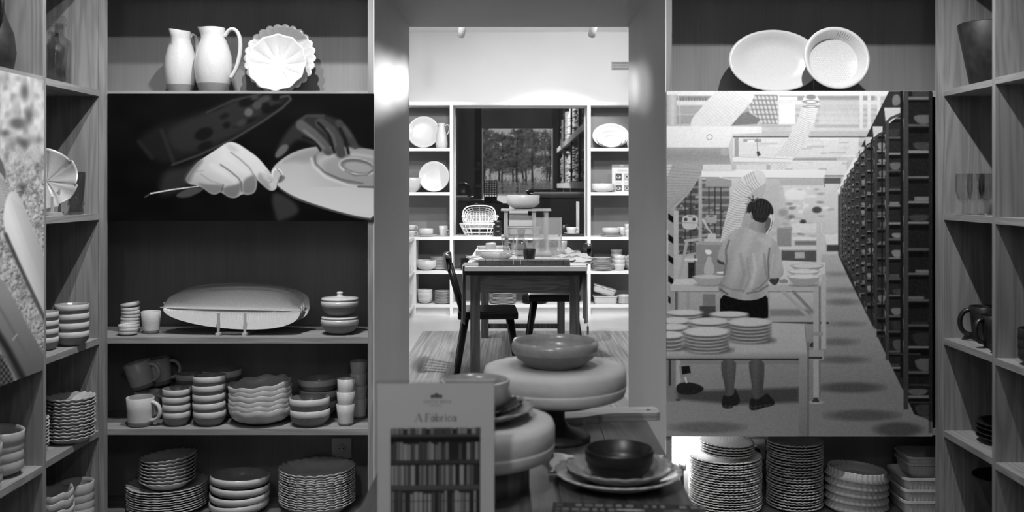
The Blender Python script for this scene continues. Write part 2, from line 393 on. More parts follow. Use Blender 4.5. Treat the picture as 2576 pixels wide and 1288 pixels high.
# ------------------------------------------------------------------ photo print: hands trimming a plate
def plane_grid(x0, y0, x1, y1, sc, D):
    nx = int((x1 - x0) * sc) + 1; ny = int((y1 - y0) * sc) + 1
    X, Y = np.meshgrid(np.linspace(x0, x1, nx), np.linspace(y0, y1, ny))
    P = np.stack([(X - CX) * D / F, np.full_like(X, D), EYE - (Y - CY) * D / F], -1)
    return X, Y, P
def paint_hands(cv):
    q = lambda P: [(260 + x / 3.68, 220 + y / 3.68) for x, y in P]
    A = cv
    A.A += 4 * A.noise(60, 40, 1)
    # dim sleeve and forearm
    A.smooth(q([(300, 480), (430, 660), (640, 720), (1200, 480), (1560, 260), (1740, 110), (1690, 60), (1300, 60), (900, 240), (520, 340)]), 24, 14)
    A.smooth(q([(560, 430), (700, 640), (1150, 480), (1560, 230), (1680, 100), (1300, 90), (1000, 220), (700, 330)]), 36, 12)
    for x, y, rx, ry, v in ((930, 430, 24, 15, 14), (1140, 350, 10, 8, 16), (1120, 265, 12, 7, 20), (1330, 130, 22, 12, 12), (1330, 320, 30, 6, 16), (1060, 180, 22, 6, 16), (1600, 90, 10, 8, 10), (1500, 180, 12, 16, 14), (940, 540, 20, 10, 16), (1560, 200, 26, 8, 12)):
        a, b = q([(x, y)])[0]; A.ell(a, b, rx, ry, v, 4, .9, -.4)
    for x, y, rx, ry, v in ((1345, 230, 11, 10, 88), (1425, 165, 12, 10, 62), (1280, 330, 14, 8, 52), (1490, 110, 16, 8, 60), (1400, 90, 10, 6, 55)):
        a, b = q([(x, y)])[0]; A.ell(a, b, rx, ry, v, 4, .8, -.4)
    A.line(q([(640, 715), (900, 620), (1200, 480), (1480, 310), (1660, 185), (1735, 110), (1715, 75), (1640, 90)]), 6, 54, 2.5, .9)
    A.line(q([(960, 230), (1200, 120), (1450, 60)]), 5, 50, 3, .8)
    A.line(q([(540, 400), (600, 560), (650, 690)]), 9, 42, 5, .7); A.line(q([(330, 500), (450, 650)]), 10, 38, 5, .6)
    A.smooth(q([(560, 760), (760, 740), (900, 640), (980, 700), (850, 900), (600, 1000), (500, 980)]), 50, 14, .75)
    # far hand, blurred
    A.smooth(q([(1600, 640), (1620, 520), (1760, 330), (1850, 270), (2000, 240), (2200, 300), (2320, 440), (2350, 560), (2200, 600), (2000, 560), (1830, 470), (1740, 520), (1690, 600)]), 38, 8)
    A.smooth(q([(1585, 620), (1640, 540), (1700, 520), (1720, 560), (1660, 630), (1600, 660)]), 84, 4)
    A.line(q([(1800, 320), (1880, 262), (2040, 262)]), 6, 62, 4, .8)
    # plate being trimmed
    sh = lambda x, y: 150 + 44 * np.clip((y - 380) / 150, 0, 1) - 26 * np.clip((x - 760) / 180, 0, 1) * (y < 470)
    A.smooth(q([(1540, 960), (1600, 1230), (1640, 1240), (1850, 1150), (1700, 1000)]), 56, 8, .8)
    A.smooth(q([(1560, 830), (1545, 770), (1620, 680), (1780, 580), (2000, 535), (2260, 555), (2560, 590), (2560, 1250), (2330, 1205), (2050, 1130), (1780, 1040), (1620, 940)]), 66, 2.5)
    A.smooth(q([(1560, 820), (1550, 770), (1620, 685), (1780, 585), (2000, 540), (2260, 560), (2560, 595), (2560, 1222), (2330, 1190), (2050, 1112), (1780, 1020), (1620, 925)]), sh, 1.5)
    A.smooth(q([(1640, 700), (1800, 600), (2000, 560), (2080, 600), (1960, 640), (1900, 700), (1760, 680)]), 118, 10, .7)
    A.ell(260 + 2430 / 3.68, 220 + 745 / 3.68, 136, 49, 110, 2, 1, .17); A.ell(260 + 2440 / 3.68, 220 + 740 / 3.68, 131, 45, 134, 2.5, 1, .17)
    A.ell(260 + 2420 / 3.68, 220 + 790 / 3.68, 126, 46, 176, 5, .55, .17, hole=.86)
    A.line(q([(1960, 640), (1965, 700), (2040, 780), (2200, 850), (2400, 890)]), 4, 84, 2.5, .8)
    A.line(q([(1925, 660), (1950, 730), (2060, 830), (2260, 900), (2500, 925)]), 5, 196, 4, .7)
    A.line(q([(2360, 918), (2500, 922)]), 5, 70, 2, .8)
    A.ell(260 + 2350 / 3.68, 220 + 735 / 3.68, 47, 22, 178, 2, 1, .16); A.ell(260 + 2352 / 3.68, 220 + 728 / 3.68, 43, 18, 92, 2, 1, .16)
    A.ell(260 + 2362 / 3.68, 220 + 740 / 3.68, 38, 13, 142, 3, 1, .16); A.line(q([(2240, 775), (2330, 815), (2440, 810), (2490, 770)]), 4, 76, 2.5, .7)
    A.line(q([(1640, 940), (1780, 1030), (2050, 1122), (2330, 1200), (2500, 1225)]), 3, 70, 1.2, .9)
    for P, wd, v in (([(1830, 350), (1940, 430), (2030, 520), (2085, 590)], (26, 22), 74), ([(2010, 330), (2110, 400), (2170, 500), (2200, 610)], (26, 24), 58), ([(2180, 330), (2250, 410), (2300, 490), (2330, 540)], (18, 16), 52)):
        A.line(q(P), wd, v, 4)
    for P in ([(1990, 330), (2080, 420), (2140, 600)], [(2190, 380), (2240, 480), (2270, 610)], [(1850, 460), (1960, 500), (2010, 580)]): A.line(q(P), 7, 20, 3)
    for P, v in (([(1860, 400), (1950, 470), (2040, 560)], 98), ([(2070, 380), (2130, 450), (2150, 540)], 78), ([(2230, 370), (2290, 450)], 66)): A.line(q(P), 7, v, 3, .8)
    for x_, y_ in ((2085, 605), (2215, 628), (2335, 550)): A.ell(260 + x_ / 3.68, 220 + y_ / 3.68, 14, 4, 60, 4, .7)
    # tool
    A.line(q([(385, 1015), (440, 982)]), (3, 4), 74, 2); A.line(q([(440, 982), (640, 945), (880, 915)]), (3.4, 2.6), 214, 1)
    A.ell(260 + 1612 / 3.68, 220 + 818 / 3.68, 14, 20, 214, 1.2, .9, -.25, hole=.78); A.line(q([(1605, 750), (1650, 800), (1640, 860), (1605, 885)]), 1.6, 60, 1, .9)
    A.smooth(q([(1640, 800), (1690, 830), (1650, 880), (1610, 890)]), 74, 3, .8)
    # near hand: back of hand, fingers, creases
    hs = lambda x, y: 168 + 26 * np.clip((x - 470) / 90, 0, 1) - 34 * np.clip((y - 430) / 60, 0, 1)
    A.smooth(q([(640, 1010), (770, 1028), (900, 970), (940, 930), (800, 920)]), 66, 3)
    A.smooth(q([(755, 850), (800, 780), (870, 690), (960, 630), (1060, 565), (1160, 498), (1240, 515), (1330, 575), (1430, 645), (1510, 740), (1570, 820), (1608, 890), (1600, 945), (1555, 962), (1510, 935), (1440, 870), (1418, 850), (1424, 900), (1405, 975), (1340, 998), (1285, 985), (1230, 1025), (1170, 1022), (1110, 985), (1085, 965), (1040, 995), (990, 985), (930, 935), (860, 905), (790, 895)]), hs, 1.6)
    A.smooth(q([(740, 860), (800, 760), (900, 660), (930, 680), (830, 800), (800, 890)]), 96, 7, .75)
    A.smooth(q([(860, 880), (980, 900), (1110, 900), (1100, 960), (1040, 990), (990, 982), (930, 935)]), 102, 5, .8)
    A.smooth(q([(1110, 920), (1240, 900), (1275, 870), (1270, 960), (1230, 1018), (1170, 1018), (1105, 980)]), 96, 5, .85)
    A.smooth(q([(1290, 860), (1385, 800), (1420, 860), (1420, 905), (1400, 972), (1340, 992), (1285, 975)]), 100, 6, .85)
    A.smooth(q([(1425, 850), (1440, 780), (1480, 800), (1540, 900), (1545, 955), (1500, 930)]), 120, 5, .7)
    A.smooth(q([(1460, 780), (1570, 830), (1600, 890), (1560, 880), (1480, 830)]), 140, 4, .5)
    for P, wd, v, a in (([(1085, 715), (1180, 780), (1250, 840), (1275, 880), (1280, 960)], 3, 70, .85), ([(1180, 600), (1260, 660), (1350, 740), (1385, 800), (1420, 850)], 3, 96, .7), ([(850, 780), (930, 770)], 2, 128, .6), ([(900, 800), (1000, 870), (1110, 900)], 3, 120, .5), ([(1110, 905), (1095, 960)], 3, 60, .8), ([(1500, 770), (1540, 800)], 2, 130, .5)): A.line(q(P), wd, v, 2.6, a)
    for P, v in (([(1000, 720), (1120, 800), (1220, 860)], 206), ([(1120, 640), (1240, 720), (1340, 800)], 200), ([(1190, 560), (1330, 640), (1420, 720), (1500, 830)], 196)): A.line(q(P), 12, v, 7, .5)
    A.ell(260 + 1575 / 3.68, 220 + 900 / 3.68, 7, 11, 176, 1.5, .9, -.5); A.line(q([(1535, 880), (1560, 870)]), 2, 90, 1, .6)
    A.ell(260 + 1190 / 3.68, 220 + 560 / 3.68, 16, 7, 150, 5, .5, .5)
PZ = YF - .005
def photo_panel(name, label, x0, y0, x1, y1, sc, bgv, painter, gain):
    D = PZ; a = W(x0, y1, D); b = W(x1, y0, D)
    t = thing(name, label, 'photo', ((a.x + b.x) / 2, D, a.z))
    bx('board', 'edge_black', t, a.x - (a.x + b.x) / 2, b.x - (a.x + b.x) / 2, .0004, .005, 0, b.z - a.z)
    X, Y, P = plane_grid(x0, y0, x1, y1, sc, D); cv = Canvas(X, Y, bgv); painter(cv)
    P = P - np.array([(a.x + b.x) / 2, D, a.z]); P[..., 1] -= .0002
    put('print', print_mesh('print', P, cv, gain), t)
photo_panel('photo_panel', 'dark photo panel of hands trimming the underside of a plate', 270.5, 235.5, 939.5, 556.5, .62, 9, paint_hands, 1.08)

# ------------------------------------------------------------------ photo print: woman at a workshop bench
def paint_factory(A):
    rs = random.Random(3)
    A.A[:] = 188 + 10 * A.noise(50, 12, 2)
    y = A.Y; x = A.X
    # floor
    fl = lambda x, y: 176 - 44 * np.clip((y - 640) / 330, 0, 1) + 1.2 * np.sin(y * .9 + x * .13)
    A.poly([(1677, 640), (2345, 600), (2345, 1100), (1677, 1100)], fl, 3)
    for cx, cy, rx, ry, v in ((2130, 730, 55, 7, 120), (2120, 760, 40, 8, 110), (2110, 860, 45, 9, 104), (2120, 905, 60, 9, 92), (2140, 975, 80, 13, 74), (2170, 1045, 90, 14, 82), (2105, 690, 35, 6, 130), (2130, 815, 40, 6, 112), (1780, 1075, 90, 14, 92), (2260, 1080, 60, 18, 70)): A.ell(cx, cy, rx, ry, v, 6, .8)
    # ceiling zone
    A.rect(1677, 240, 2240, 320, lambda x, y: 176 + 10 * np.sin(y * .45), 2)
    for y0, y1, v, x0, x1 in ((229, 241, 212, 1677, 2250), (241, 252, 140, 1700, 2200), (253, 264, 204, 1700, 2215), (266, 286, 156, 1702, 1900), (290, 312, 150, 1702, 1780), (316, 330, 196, 1990, 2185), (313, 321, 170, 2050, 2180), (330, 343, 178, 1916, 2190), (343, 346, 70, 1843, 1985), (343, 346, 84, 2035, 2180), (357, 368, 168, 2060, 2180), (346, 395, 208, 1843, 2160), (398, 404, 150, 1985, 2105), (404, 440, 212, 1950, 2130)):
        A.rect(x0, y0, x1, y1, v, 1.2)
    for xx in (2162, 2182, 2206): A.rect(xx, 240, xx + 9, 325, 206, 1.5)
    A.rect(2060, 250, 2160, 312, lambda x, y: 168 + (y - 250) * .6, 3, .7)
    for k in range(34):
        xx = rs.uniform(1845, 2120); yy = rs.uniform(345, 440); A.rect(xx, yy, xx + rs.uniform(10, 50), yy + rs.uniform(2, 6), rs.choice((170, 226, 196, 150)), 1.2, .6)
    A.rect(1848, 346, 1858, 400, 150, 1.5); A.rect(1870, 350, 1915, 357, 120, 1.5, .7); A.rect(1880, 352, 1898, 358, 225, 1); A.line([(1904, 347), (1906, 382)], 1.5, 120); A.poly([(1903, 382), (1909, 380), (1914, 390), (1906, 394)], 70)
    A.rect(1677, 238, 1702, 315, lambda x, y: 190 - 2.2 * abs(x - 1692), 1.2); A.line([(1705, 240), (1710, 260), (1711, 312)], 2, 190)
    for k in range(10): A.rect(1710 + k * 7, 243 + rs.random() * 4, 1714 + k * 7, 254, 90, 2, .6)
    # bottle rack
    A.poly([(1868, 238), (1955, 238), (1956, 312), (1915, 312), (1880, 262)], 132, 2)
    for r_ in range(6):
        for c in range(9):
            A.ell(1880 + c * 10 + r_ * 3, 246 + r_ * 12, 3.2, 5, 196, 1.2, .9, -.5)
    A.rect(1958, 243, 2006, 252, 226); A.rect(1960, 262, 2000, 312, 224, 3)
    A.poly([(1836, 300), (1880, 280), (1912, 300), (1905, 312), (1830, 316)], 116, 1.5)
    # ribbed hoses
    def hose(P, wd, v, step, dv, soft=1.2, shade=26):
        P = [Vector((p[0], p[1])) for p in P]
        A.line([tuple(p) for p in P], wd, v, soft)
        pts = []
        for a, b in zip(P, P[1:]):
            n = max(1, int((b - a).length)); pts += [a.lerp(b, k / n) for k in range(n)]
        d = 0
        for k in range(2, len(pts) - 2, step):
            t = (pts[k + 2] - pts[k - 2]).normalized(); nn = Vector((-t.y, t.x)); wk = wd if not hasattr(wd, '__len__') else wd[0] + (wd[1] - wd[0]) * k / len(pts)
            c = pts[k]; a = c + nn * wk * .48; b = c - nn * wk * .48
            A.line([tuple(a), tuple(c + t * 3), tuple(b)], 1.5, v - dv, .9, .85)
    hose([(1855, 232), (1780, 318)], 86, 206, 7, 20)
    hose([(2040, 256), (2030, 300), (2000, 360), (1962, 410), (1950, 425)], 42, 214, 5, 52)
    A.ell(2040, 256, 21, 5, 120, 1.2, .9, 0, .6); A.ell(2040, 268, 22, 4, 110, 1.2, .8, 0, .6); A.ell(2040, 244, 13, 6, 90, 1.5, .7)
    hose([(1735, 405), (1722, 440), (1700, 490), (1675, 540)], 76, 160, 6, 26)
    # hood
    A.poly([(1677, 317), (1916, 318), (1916, 335), (1843, 337), (1843, 372), (1677, 371)], 218)
    A.ell(1785, 345, 7.5, 7.5, 130, .8, 1, 0, .8)
    A.rect(1677, 371, 1840, 414, lambda x, y: 158 - 16 * np.sin((y - 371) / 14), 1.5); A.poly([(1832, 370), (1843, 340), (1845, 412), (1838, 412)], 190); A.ell(1824, 382, 12, 10, 170, 3, .7)
    A.rect(1843, 394, 1993, 408, 218); A.line([(1843, 394), (1993, 400)], 1, 150); A.line([(1843, 408), (1990, 409)], 1, 150)
    A.rect(1768, 414, 1955, 428, 206); A.rect(1840, 414, 1852, 430, 180); A.rect(1928, 414, 1938, 430, 170)
    # racks behind
    A.rect(1700, 450, 1765, 640, lambda x, y: 78 + 40 * (np.sin(y * .35) > .55), 2); A.rect(1765, 452, 1835, 600, lambda x, y: 96 + 44 * (np.sin(y * .33 + 1) > .5), 2)
    for k in range(60):
        xx = rs.uniform(1702, 1826); yy = rs.uniform(480, 640); A.rect(xx, yy, xx + rs.uniform(4, 16), yy + rs.uniform(3, 7), rs.choice((50, 60, 150, 170, 120, 190)), 1.2, .8)
    for xx in (1722, 1736, 1782, 1797, 1812): A.rect(xx, 470, xx + 3, 640, 52, 1, .8)
    A.smooth([(1677, 415), (1768, 415), (1762, 440), (1738, 482), (1700, 522), (1677, 545)], 158, 1.5)
    for k in range(16): A.line([(1670, 420 + k * 8), (1765 - k * 4, 428 + k * 7.5 - k * k * .15)], 1.6, 134, 1, .8)
    A.rect(1775, 447, 1840, 470, 150, 3)
    A.rect(1765, 427, 2075, 447, 236); A.line([(1765, 446), (2070, 449)], 1.5, 110); A.rect(1765, 427, 1850, 431, 200, 1)
    A.line([(1800, 440), (1812, 446), (1843, 452)], 2, 220)
    # far right haze
    A.rect(1960, 449, 2112, 640, lambda x, y: 206 - .05 * (y - 449), 3)
    A.rect(1960, 449, 2072, 466, 172, 2); A.line([(2072, 447), (2074, 470)], 2, 100); A.rect(2074, 447, 2115, 462, 92, 2); A.rect(2074, 441, 2122, 444, 110, 1)
    for k in range(46):
        xx = rs.uniform(1965, 2108); yy = rs.uniform(470, 600); A.ell(xx, yy, rs.uniform(3, 11), rs.uniform(2, 5), rs.choice((150, 226, 170, 232, 120, 140)), 2, .65)
    A.ell(2000, 490, 26, 14, 236, 6, .9); A.ell(1970, 535, 12, 10, 96, 4, .8); A.ell(1990, 545, 10, 5, 110, 3, .8)
    A.smooth([(2018, 540), (2030, 528), (2046, 530), (2060, 545), (2072, 560), (2076, 575), (2066, 580), (2050, 560), (2020, 560)], 196, 1.8); A.ell(2055, 528, 12, 8, 76, 2.5); A.ell(2020, 558, 8, 6, 70, 2.5); A.poly([(2056, 560), (2068, 578), (2060, 580)], 50, 1.5)
    A.rect(1993, 562, 2068, 586, 214, 1.5); A.rect(1994, 596, 2066, 604, 220, 1.2); A.rect(2000, 606, 2054, 617, 120, 3); A.rect(1960, 619, 2068, 628, 206, 1.2); A.rect(1966, 630, 2054, 660, 86, 3); A.rect(2000, 634, 2024, 650, 178, 2); A.rect(2054, 560, 2066, 662, 196, 1.2); A.rect(1972, 570, 1990, 618, 144, 2)
    A.poly([(2074, 590), (2112, 590), (2120, 616), (2080, 616)], 218, 1.5); A.rect(2080, 616, 2124, 632, 66, 3)
    A.rect(1955, 572, 1990, 620, 140, 1.5)
    hose([(1912, 470), (1890, 520), (1868, 590)], 30, 168, 5, 24)
    A.poly([(1880, 449), (1965, 449), (1990, 575), (1905, 575)], 178, 3, .6)
    hose([(1905, 449), (1880, 462), (1862, 490), (1852, 530), (1842, 570), (1832, 612)], 43, 204, 6, 70)
    A.rect(1757, 447, 1766, 612, 164, 1)
    # striped post
    A.rect(1681, 528, 1696, 800, 150, 1)
    for k in range(6): A.poly([(1681, 536 + k * 52), (1694, 546 + k * 52), (1694, 562 + k * 52), (1681, 552 + k * 52)], 18, .8)
    A.rect(1695, 530, 1707, 780, 176, 1)
    # control boxes, cup, stool, perforated panel
    A.smooth([(1718, 540), (1757, 541), (1755, 570), (1745, 578), (1720, 577), (1715, 562)], 186, 1, 1, 1); A.line([(1716, 560), (1756, 561)], 1.2, 110)
    A.ell(1725, 552, 4.5, 4.5, 66); A.ell(1746, 552, 4.5, 4.5, 66); A.rect(1732, 542, 1742, 545, 110)
    A.poly([(1776, 540), (1804, 541), (1802, 562), (1774, 560)], 160); A.ell(1789, 544, 6, 3, 110); A.poly([(1778, 608), (1803, 608), (1800, 587), (1781, 587)], 190); A.line([(1769, 553), (1780, 574), (1790, 586)], (6, 3), 190)
    A.rect(1748, 610, 1842, 700, lambda x, y: 128 + 16 * ((np.sin(x * 2.2) * np.sin(y * 2.2)) > 0), 1); A.rect(1746, 608, 1842, 616, 156); A.rect(1746, 610, 1750, 700, 90)
    A.line([(1728, 606), (1718, 660), (1708, 705)], 8, 164); A.line([(1724, 606), (1760, 602)], 7, 172); A.line([(1718, 644), (1748, 638)], 6, 160); A.rect(1722, 650, 1755, 656, 206); A.rect(1731, 660, 1747, 700, 40, 2)
    A.smooth([(1770, 692), (1771, 670), (1778, 655), (1779, 645), (1789, 645), (1790, 655), (1797, 670), (1797, 692)], 176); A.smooth([(1771, 628), (1788, 628), (1792, 638), (1778, 642)], 224)
    # bench
    A.poly([(1700, 702), (2074, 690), (2062, 720), (1687, 720)], 196, 1.2); A.rect(1687, 716, 2062, 733, 178, 1); A.line([(1687, 733), (2062, 734)], 1.4, 96)
    A.poly([(1968, 655), (2076, 660), (2076, 700), (1965, 705)], 206, 1.5)
    for xx in (1687, 1700, 1727): A.rect(xx, 734, xx + 9, 800, 150, 1)
    A.rect(1697, 734, 1705, 780, 96, 1); A.rect(1768, 740, 1800, 795, 120, 2); A.rect(1760, 770, 1800, 800, 70, 2)
    A.rect(1936, 735, 2046, 815, lambda x, y: 186 - .25 * (y - 735), 1.5); A.rect(1936, 778, 2040, 795, 120, 5, .8)
    A.line([(1970, 734), (2050, 812)], 9, 166, 1); A.line([(1996, 734), (2050, 790)], 8, 130, 1)
    A.rect(1930, 810, 2085, 815, 60, 1); A.rect(2046, 700, 2061, 1000, 172, 1); A.rect(2060, 720, 2064, 1000, 110, 1); A.rect(2066, 690, 2078, 878, 180, 1); A.rect(2030, 835, 2070, 845, 150, 1); A.rect(2030, 880, 2072, 905, 160, 1); A.rect(2030, 897, 2068, 903, 60, 1); A.poly([(2038, 864), (2046, 860), (2046, 874), (2036, 872)], 60)
    A.ell(2052, 1012, 18, 4, 176, 2); A.poly([(2048, 1000), (2056, 1000), (2062, 1012), (2042, 1012)], 60, 1)
    # bowls on bench
    def bowl(cx, cy, rx, ry, h, top, side):
        A.smooth([(cx - rx, cy), (cx - rx * .75, cy + h * .7), (cx - rx * .4, cy + h), (cx + rx * .4, cy + h), (cx + rx * .75, cy + h * .7), (cx + rx, cy)], side, 1, 1, 1)
        A.ell(cx, cy, rx, ry, top, .9); A.ell(cx, cy + 1, rx, ry, side - 30, .7, .7, 0, .94)
    A.ell(1784, 716, 34, 4, 90, 3, .7); bowl(1783, 696, 41, 5, 22, 190, 158); A.ell(1822, 686, 20, 3, 220)
    bowl(2030, 668, 42, 6, 14, 204, 150); bowl(2022, 682, 41, 6, 16, 214, 160); A.ell(2022, 718, 32, 3, 80, 3, .7); bowl(2022, 695, 42, 6, 24, 216, 156); A.smooth([(1958, 705), (1978, 700), (1985, 712), (1962, 713)], 140)
    # woman
    A.smooth([(1882, 575), (1890, 556), (1930, 552), (1934, 575), (1928, 590), (1905, 584)], lambda x, y: 150 - 1.6 * np.clip(x - 1905, 0, 40), 1.2)
    A.smooth([(1925, 545), (1938, 548), (1946, 560), (1938, 580), (1926, 588)], 92, 1.2); A.line([(1938, 536), (1941, 556), (1938, 572), (1928, 588)], 2.4, 226, .8); A.line([(1946, 540), (1946, 556), (1942, 572)], 1.6, 215, .8)
    hair = lambda x, y: 40 + 9 * np.sin((x - 1900) * .75 + (y - 500) * .12) * (y < 538)
    A.smooth([(1890, 520), (1896, 508), (1906, 499), (1922, 499), (1938, 510), (1945, 524), (1946, 540), (1936, 538), (1930, 552), (1922, 561), (1905, 558), (1894, 552), (1890, 538)], hair, 1.2, 1, 1)
    A.smooth([(1892, 505), (1882, 512), (1877, 530), (1884, 538), (1892, 530), (1898, 512)], 44, 1.5); A.ell(1894, 504, 5, 4, 60, 1)
    for a, b in (((1893, 504), (1882, 495)), ((1895, 502), (1894, 492)), ((1900, 502), (1907, 497)), ((1884, 515), (1876, 512)), ((1880, 530), (1877, 537))): A.line([a, b], 2, 50, .8)
    for k in range(7): A.line([(1900 + k * 5, 505 + k), (1903 + k * 4, 545)], 1.2, 88 - 4 * k, 1, .35)
    A.ell(1891, 545, 2.6, 6, 120, 1); A.line([(1890, 538), (1892, 552), (1886, 570)], 1.2, 150, .8)
    A.smooth([(1806, 648), (1803, 662), (1826, 668), (1830, 655)], 66, 1.2); A.smooth([(1931, 696), (1936, 710), (1948, 719), (1958, 712), (1962, 696)], 64, 1.2)
    shirt = lambda x, y: 172 - 22 * np.clip((1850 - x) / 50, 0, 1) - 10 * np.clip((y - 640) / 90, 0, 1) + 7 * np.sin((x - 1870) * .12 + (y - 600) * .05)
    A.smooth([(1882, 571), (1852, 574), (1832, 592), (1812, 620), (1804, 646), (1810, 657), (1824, 660), (1822, 690), (1811, 712), (1806, 728), (1812, 740), (1848, 752), (1880, 757), (1912, 752), (1934, 738), (1932, 700), (1957, 701), (1973, 692), (1967, 655), (1961, 622), (1946, 600), (1926, 587), (1904, 582)], shirt, 1.2, 1, 1)
    for P, wd, v, a in (([(1828, 660), (1826, 630), (1834, 605)], 5, 92, .7), ([(1822, 690), (1826, 664)], 6, 104, .7), ([(1934, 700), (1932, 655), (1936, 625)], 4, 96, .8), ([(1938, 690), (1946, 640)], 4, 206, .4), ([(1895, 640), (1900, 680), (1890, 720)], 8, 206, .45), ([(1862, 640), (1872, 690), (1862, 728)], 9, 140, .5), ([(1880, 650), (1886, 700), (1870, 735)], 5, 138, .5), ([(1930, 704), (1912, 722), (1895, 730)], 4, 112, .7), ([(1932, 718), (1910, 732), (1880, 738)], 4, 100, .8), ([(1810, 716), (1840, 728), (1870, 732)], 4, 118, .6), ([(1812, 728), (1830, 740)], 4, 70, .8), ([(1922, 640), (1926, 680), (1931, 700)], 6, 120, .5), ([(1884, 573), (1905, 583), (1926, 589)], 1.4, 130, .8), ([(1910, 600), (1935, 615)], 12, 188, .5)): A.line(P, wd, v, 2.2, a)
    A.smooth([(1811, 738), (1850, 752), (1880, 757), (1912, 752), (1931, 740), (1933, 780), (1932, 806), (1811, 800)], 17, 1.2, 1, 1)
    # near table with plate stacks
    A.poly([(1677, 800), (1960, 812), (2028, 815), (2032, 892), (1677, 896)], lambda x, y: 178 - .1 * (y - 815) + .02 * (x - 1677), 2)
    A.poly([(1930, 814), (2025, 815), (2028, 845), (1936, 845)], 182, 2)
    A.rect(1677, 884, 2030, 902, lambda x, y: 176 - 2.2 * (y - 884), 2.5); A.rect(1677, 902, 2010, 907, 44, 2)
    def plates(cx, cy, rx, n, step, ry=11):
        A.ell(cx + 8, cy + n * step + 4, rx * .95, ry * .8, 44, 5, .85)
        for k in range(n, 0, -1):
            A.ell(cx + rs.uniform(-2, 2), cy + k * step, rx * (1 - .02 * k), ry, lambda x, y: 168 + 10 * np.sin(x * 1.6), 1.6); A.ell(cx, cy + k * step - 3.4, rx * .99, ry, 78, 1.8, .8)
        A.ell(cx, cy, rx, ry, lambda x, y: 194 + 8 * np.sin(x * 1.5), 1.8); A.ell(cx, cy - .5, rx * .86, ry * .8, 200, 2.5, .8)
    plates(1722, 786, 45, 1, 8, 7); plates(1834, 790, 48, 1, 7, 7); plates(1700, 806, 36, 1, 9, 8); plates(1783, 808, 50, 1, 8, 9)
    plates(1690, 822, 40, 1, 9, 8); plates(1886, 810, 54, 5, 8.5, 11); plates(1684, 842, 34, 3, 10, 9); plates(1777, 834, 57, 5, 8.5, 12)
    A.rect(1700, 906, 2012, 916, 128, 1.5); A.rect(1700, 906, 1712, 1000, 160, 1.5); A.ell(1706, 1006, 7, 3, 70, 1)
    A.rect(1677, 905, 1700, 1010, 108, 2, .7); A.rect(1682, 905, 1688, 970, 52, 1.5)
    # dustpan and shadow under the table, legs, shoes
    A.poly([(1700, 985), (2010, 975), (2010, 1012), (1850, 1018), (1702, 1004)], 58, 7, .85)
    A.smooth([(1700, 966), (1730, 960), (1762, 968), (1774, 980), (1748, 994), (1702, 992)], 34, 1.5); A.poly([(1708, 920), (1736, 918), (1742, 945), (1712, 950)], 128, 1.2); A.poly([(1714, 922), (1734, 920), (1738, 938), (1716, 942)], 24, 1.2); A.line([(1724, 950), (1727, 962)], 4, 200, 1)
    leg = lambda x, y: 86 - .14 * (y - 905) + 6 * np.sin((x - 1830) * .2)
    A.smooth([(1814, 904), (1852, 904), (1851, 940), (1846, 975), (1848, 1000), (1826, 1000), (1822, 965), (1814, 935)], leg, 1.2, 1, 1); A.smooth([(1884, 904), (1923, 904), (1923, 945), (1919, 980), (1920, 1005), (1894, 1005), (1890, 960), (1884, 930)], leg, 1.2, 1, 1)
    shoe = lambda x, y: 34 + 14 * ((np.sin(x * .5) > .3) & (y > 1018))
    A.smooth([(1820, 992), (1830, 998), (1845, 994), (1850, 978), (1856, 990), (1863, 1010), (1855, 1020), (1844, 1020), (1842, 1028), (1818, 1028), (1815, 1010)], shoe, 1.2, 1, 1); A.smooth([(1888, 1000), (1905, 1006), (1920, 996), (1930, 988), (1940, 1000), (1950, 1010), (1948, 1020), (1920, 1026), (1900, 1033), (1884, 1031), (1885, 1012)], shoe, 1.2, 1, 1)
    A.line([(1818, 1022), (1842, 1024)], 1.2, 90, .8, .7); A.line([(1886, 1026), (1946, 1016)], 1.2, 84, .8, .7); A.ell(1849, 980, 3, 3, 30, 1, 1, 0, .5)
    A.rect(2010, 895, 2033, 1100, lambda x, y: 150 - .16 * (y - 895), 1.5); A.rect(2031, 860, 2035, 1100, 92, 1.5, .8)
    A.line([(2025, 815), (2032, 895)], 3, 130, 1.5)
    # racks on the right
    keep = A.A.copy()
    A.poly([(2236, 229), (2345, 229), (2345, 1040), (2290, 1030), (2200, 830), (2130, 690), (2108, 640), (2108, 470), (2160, 380)], 46, 2)
    A.poly([(2110, 470), (2160, 385), (2160, 720), (2110, 640)], 104, 3, .7)
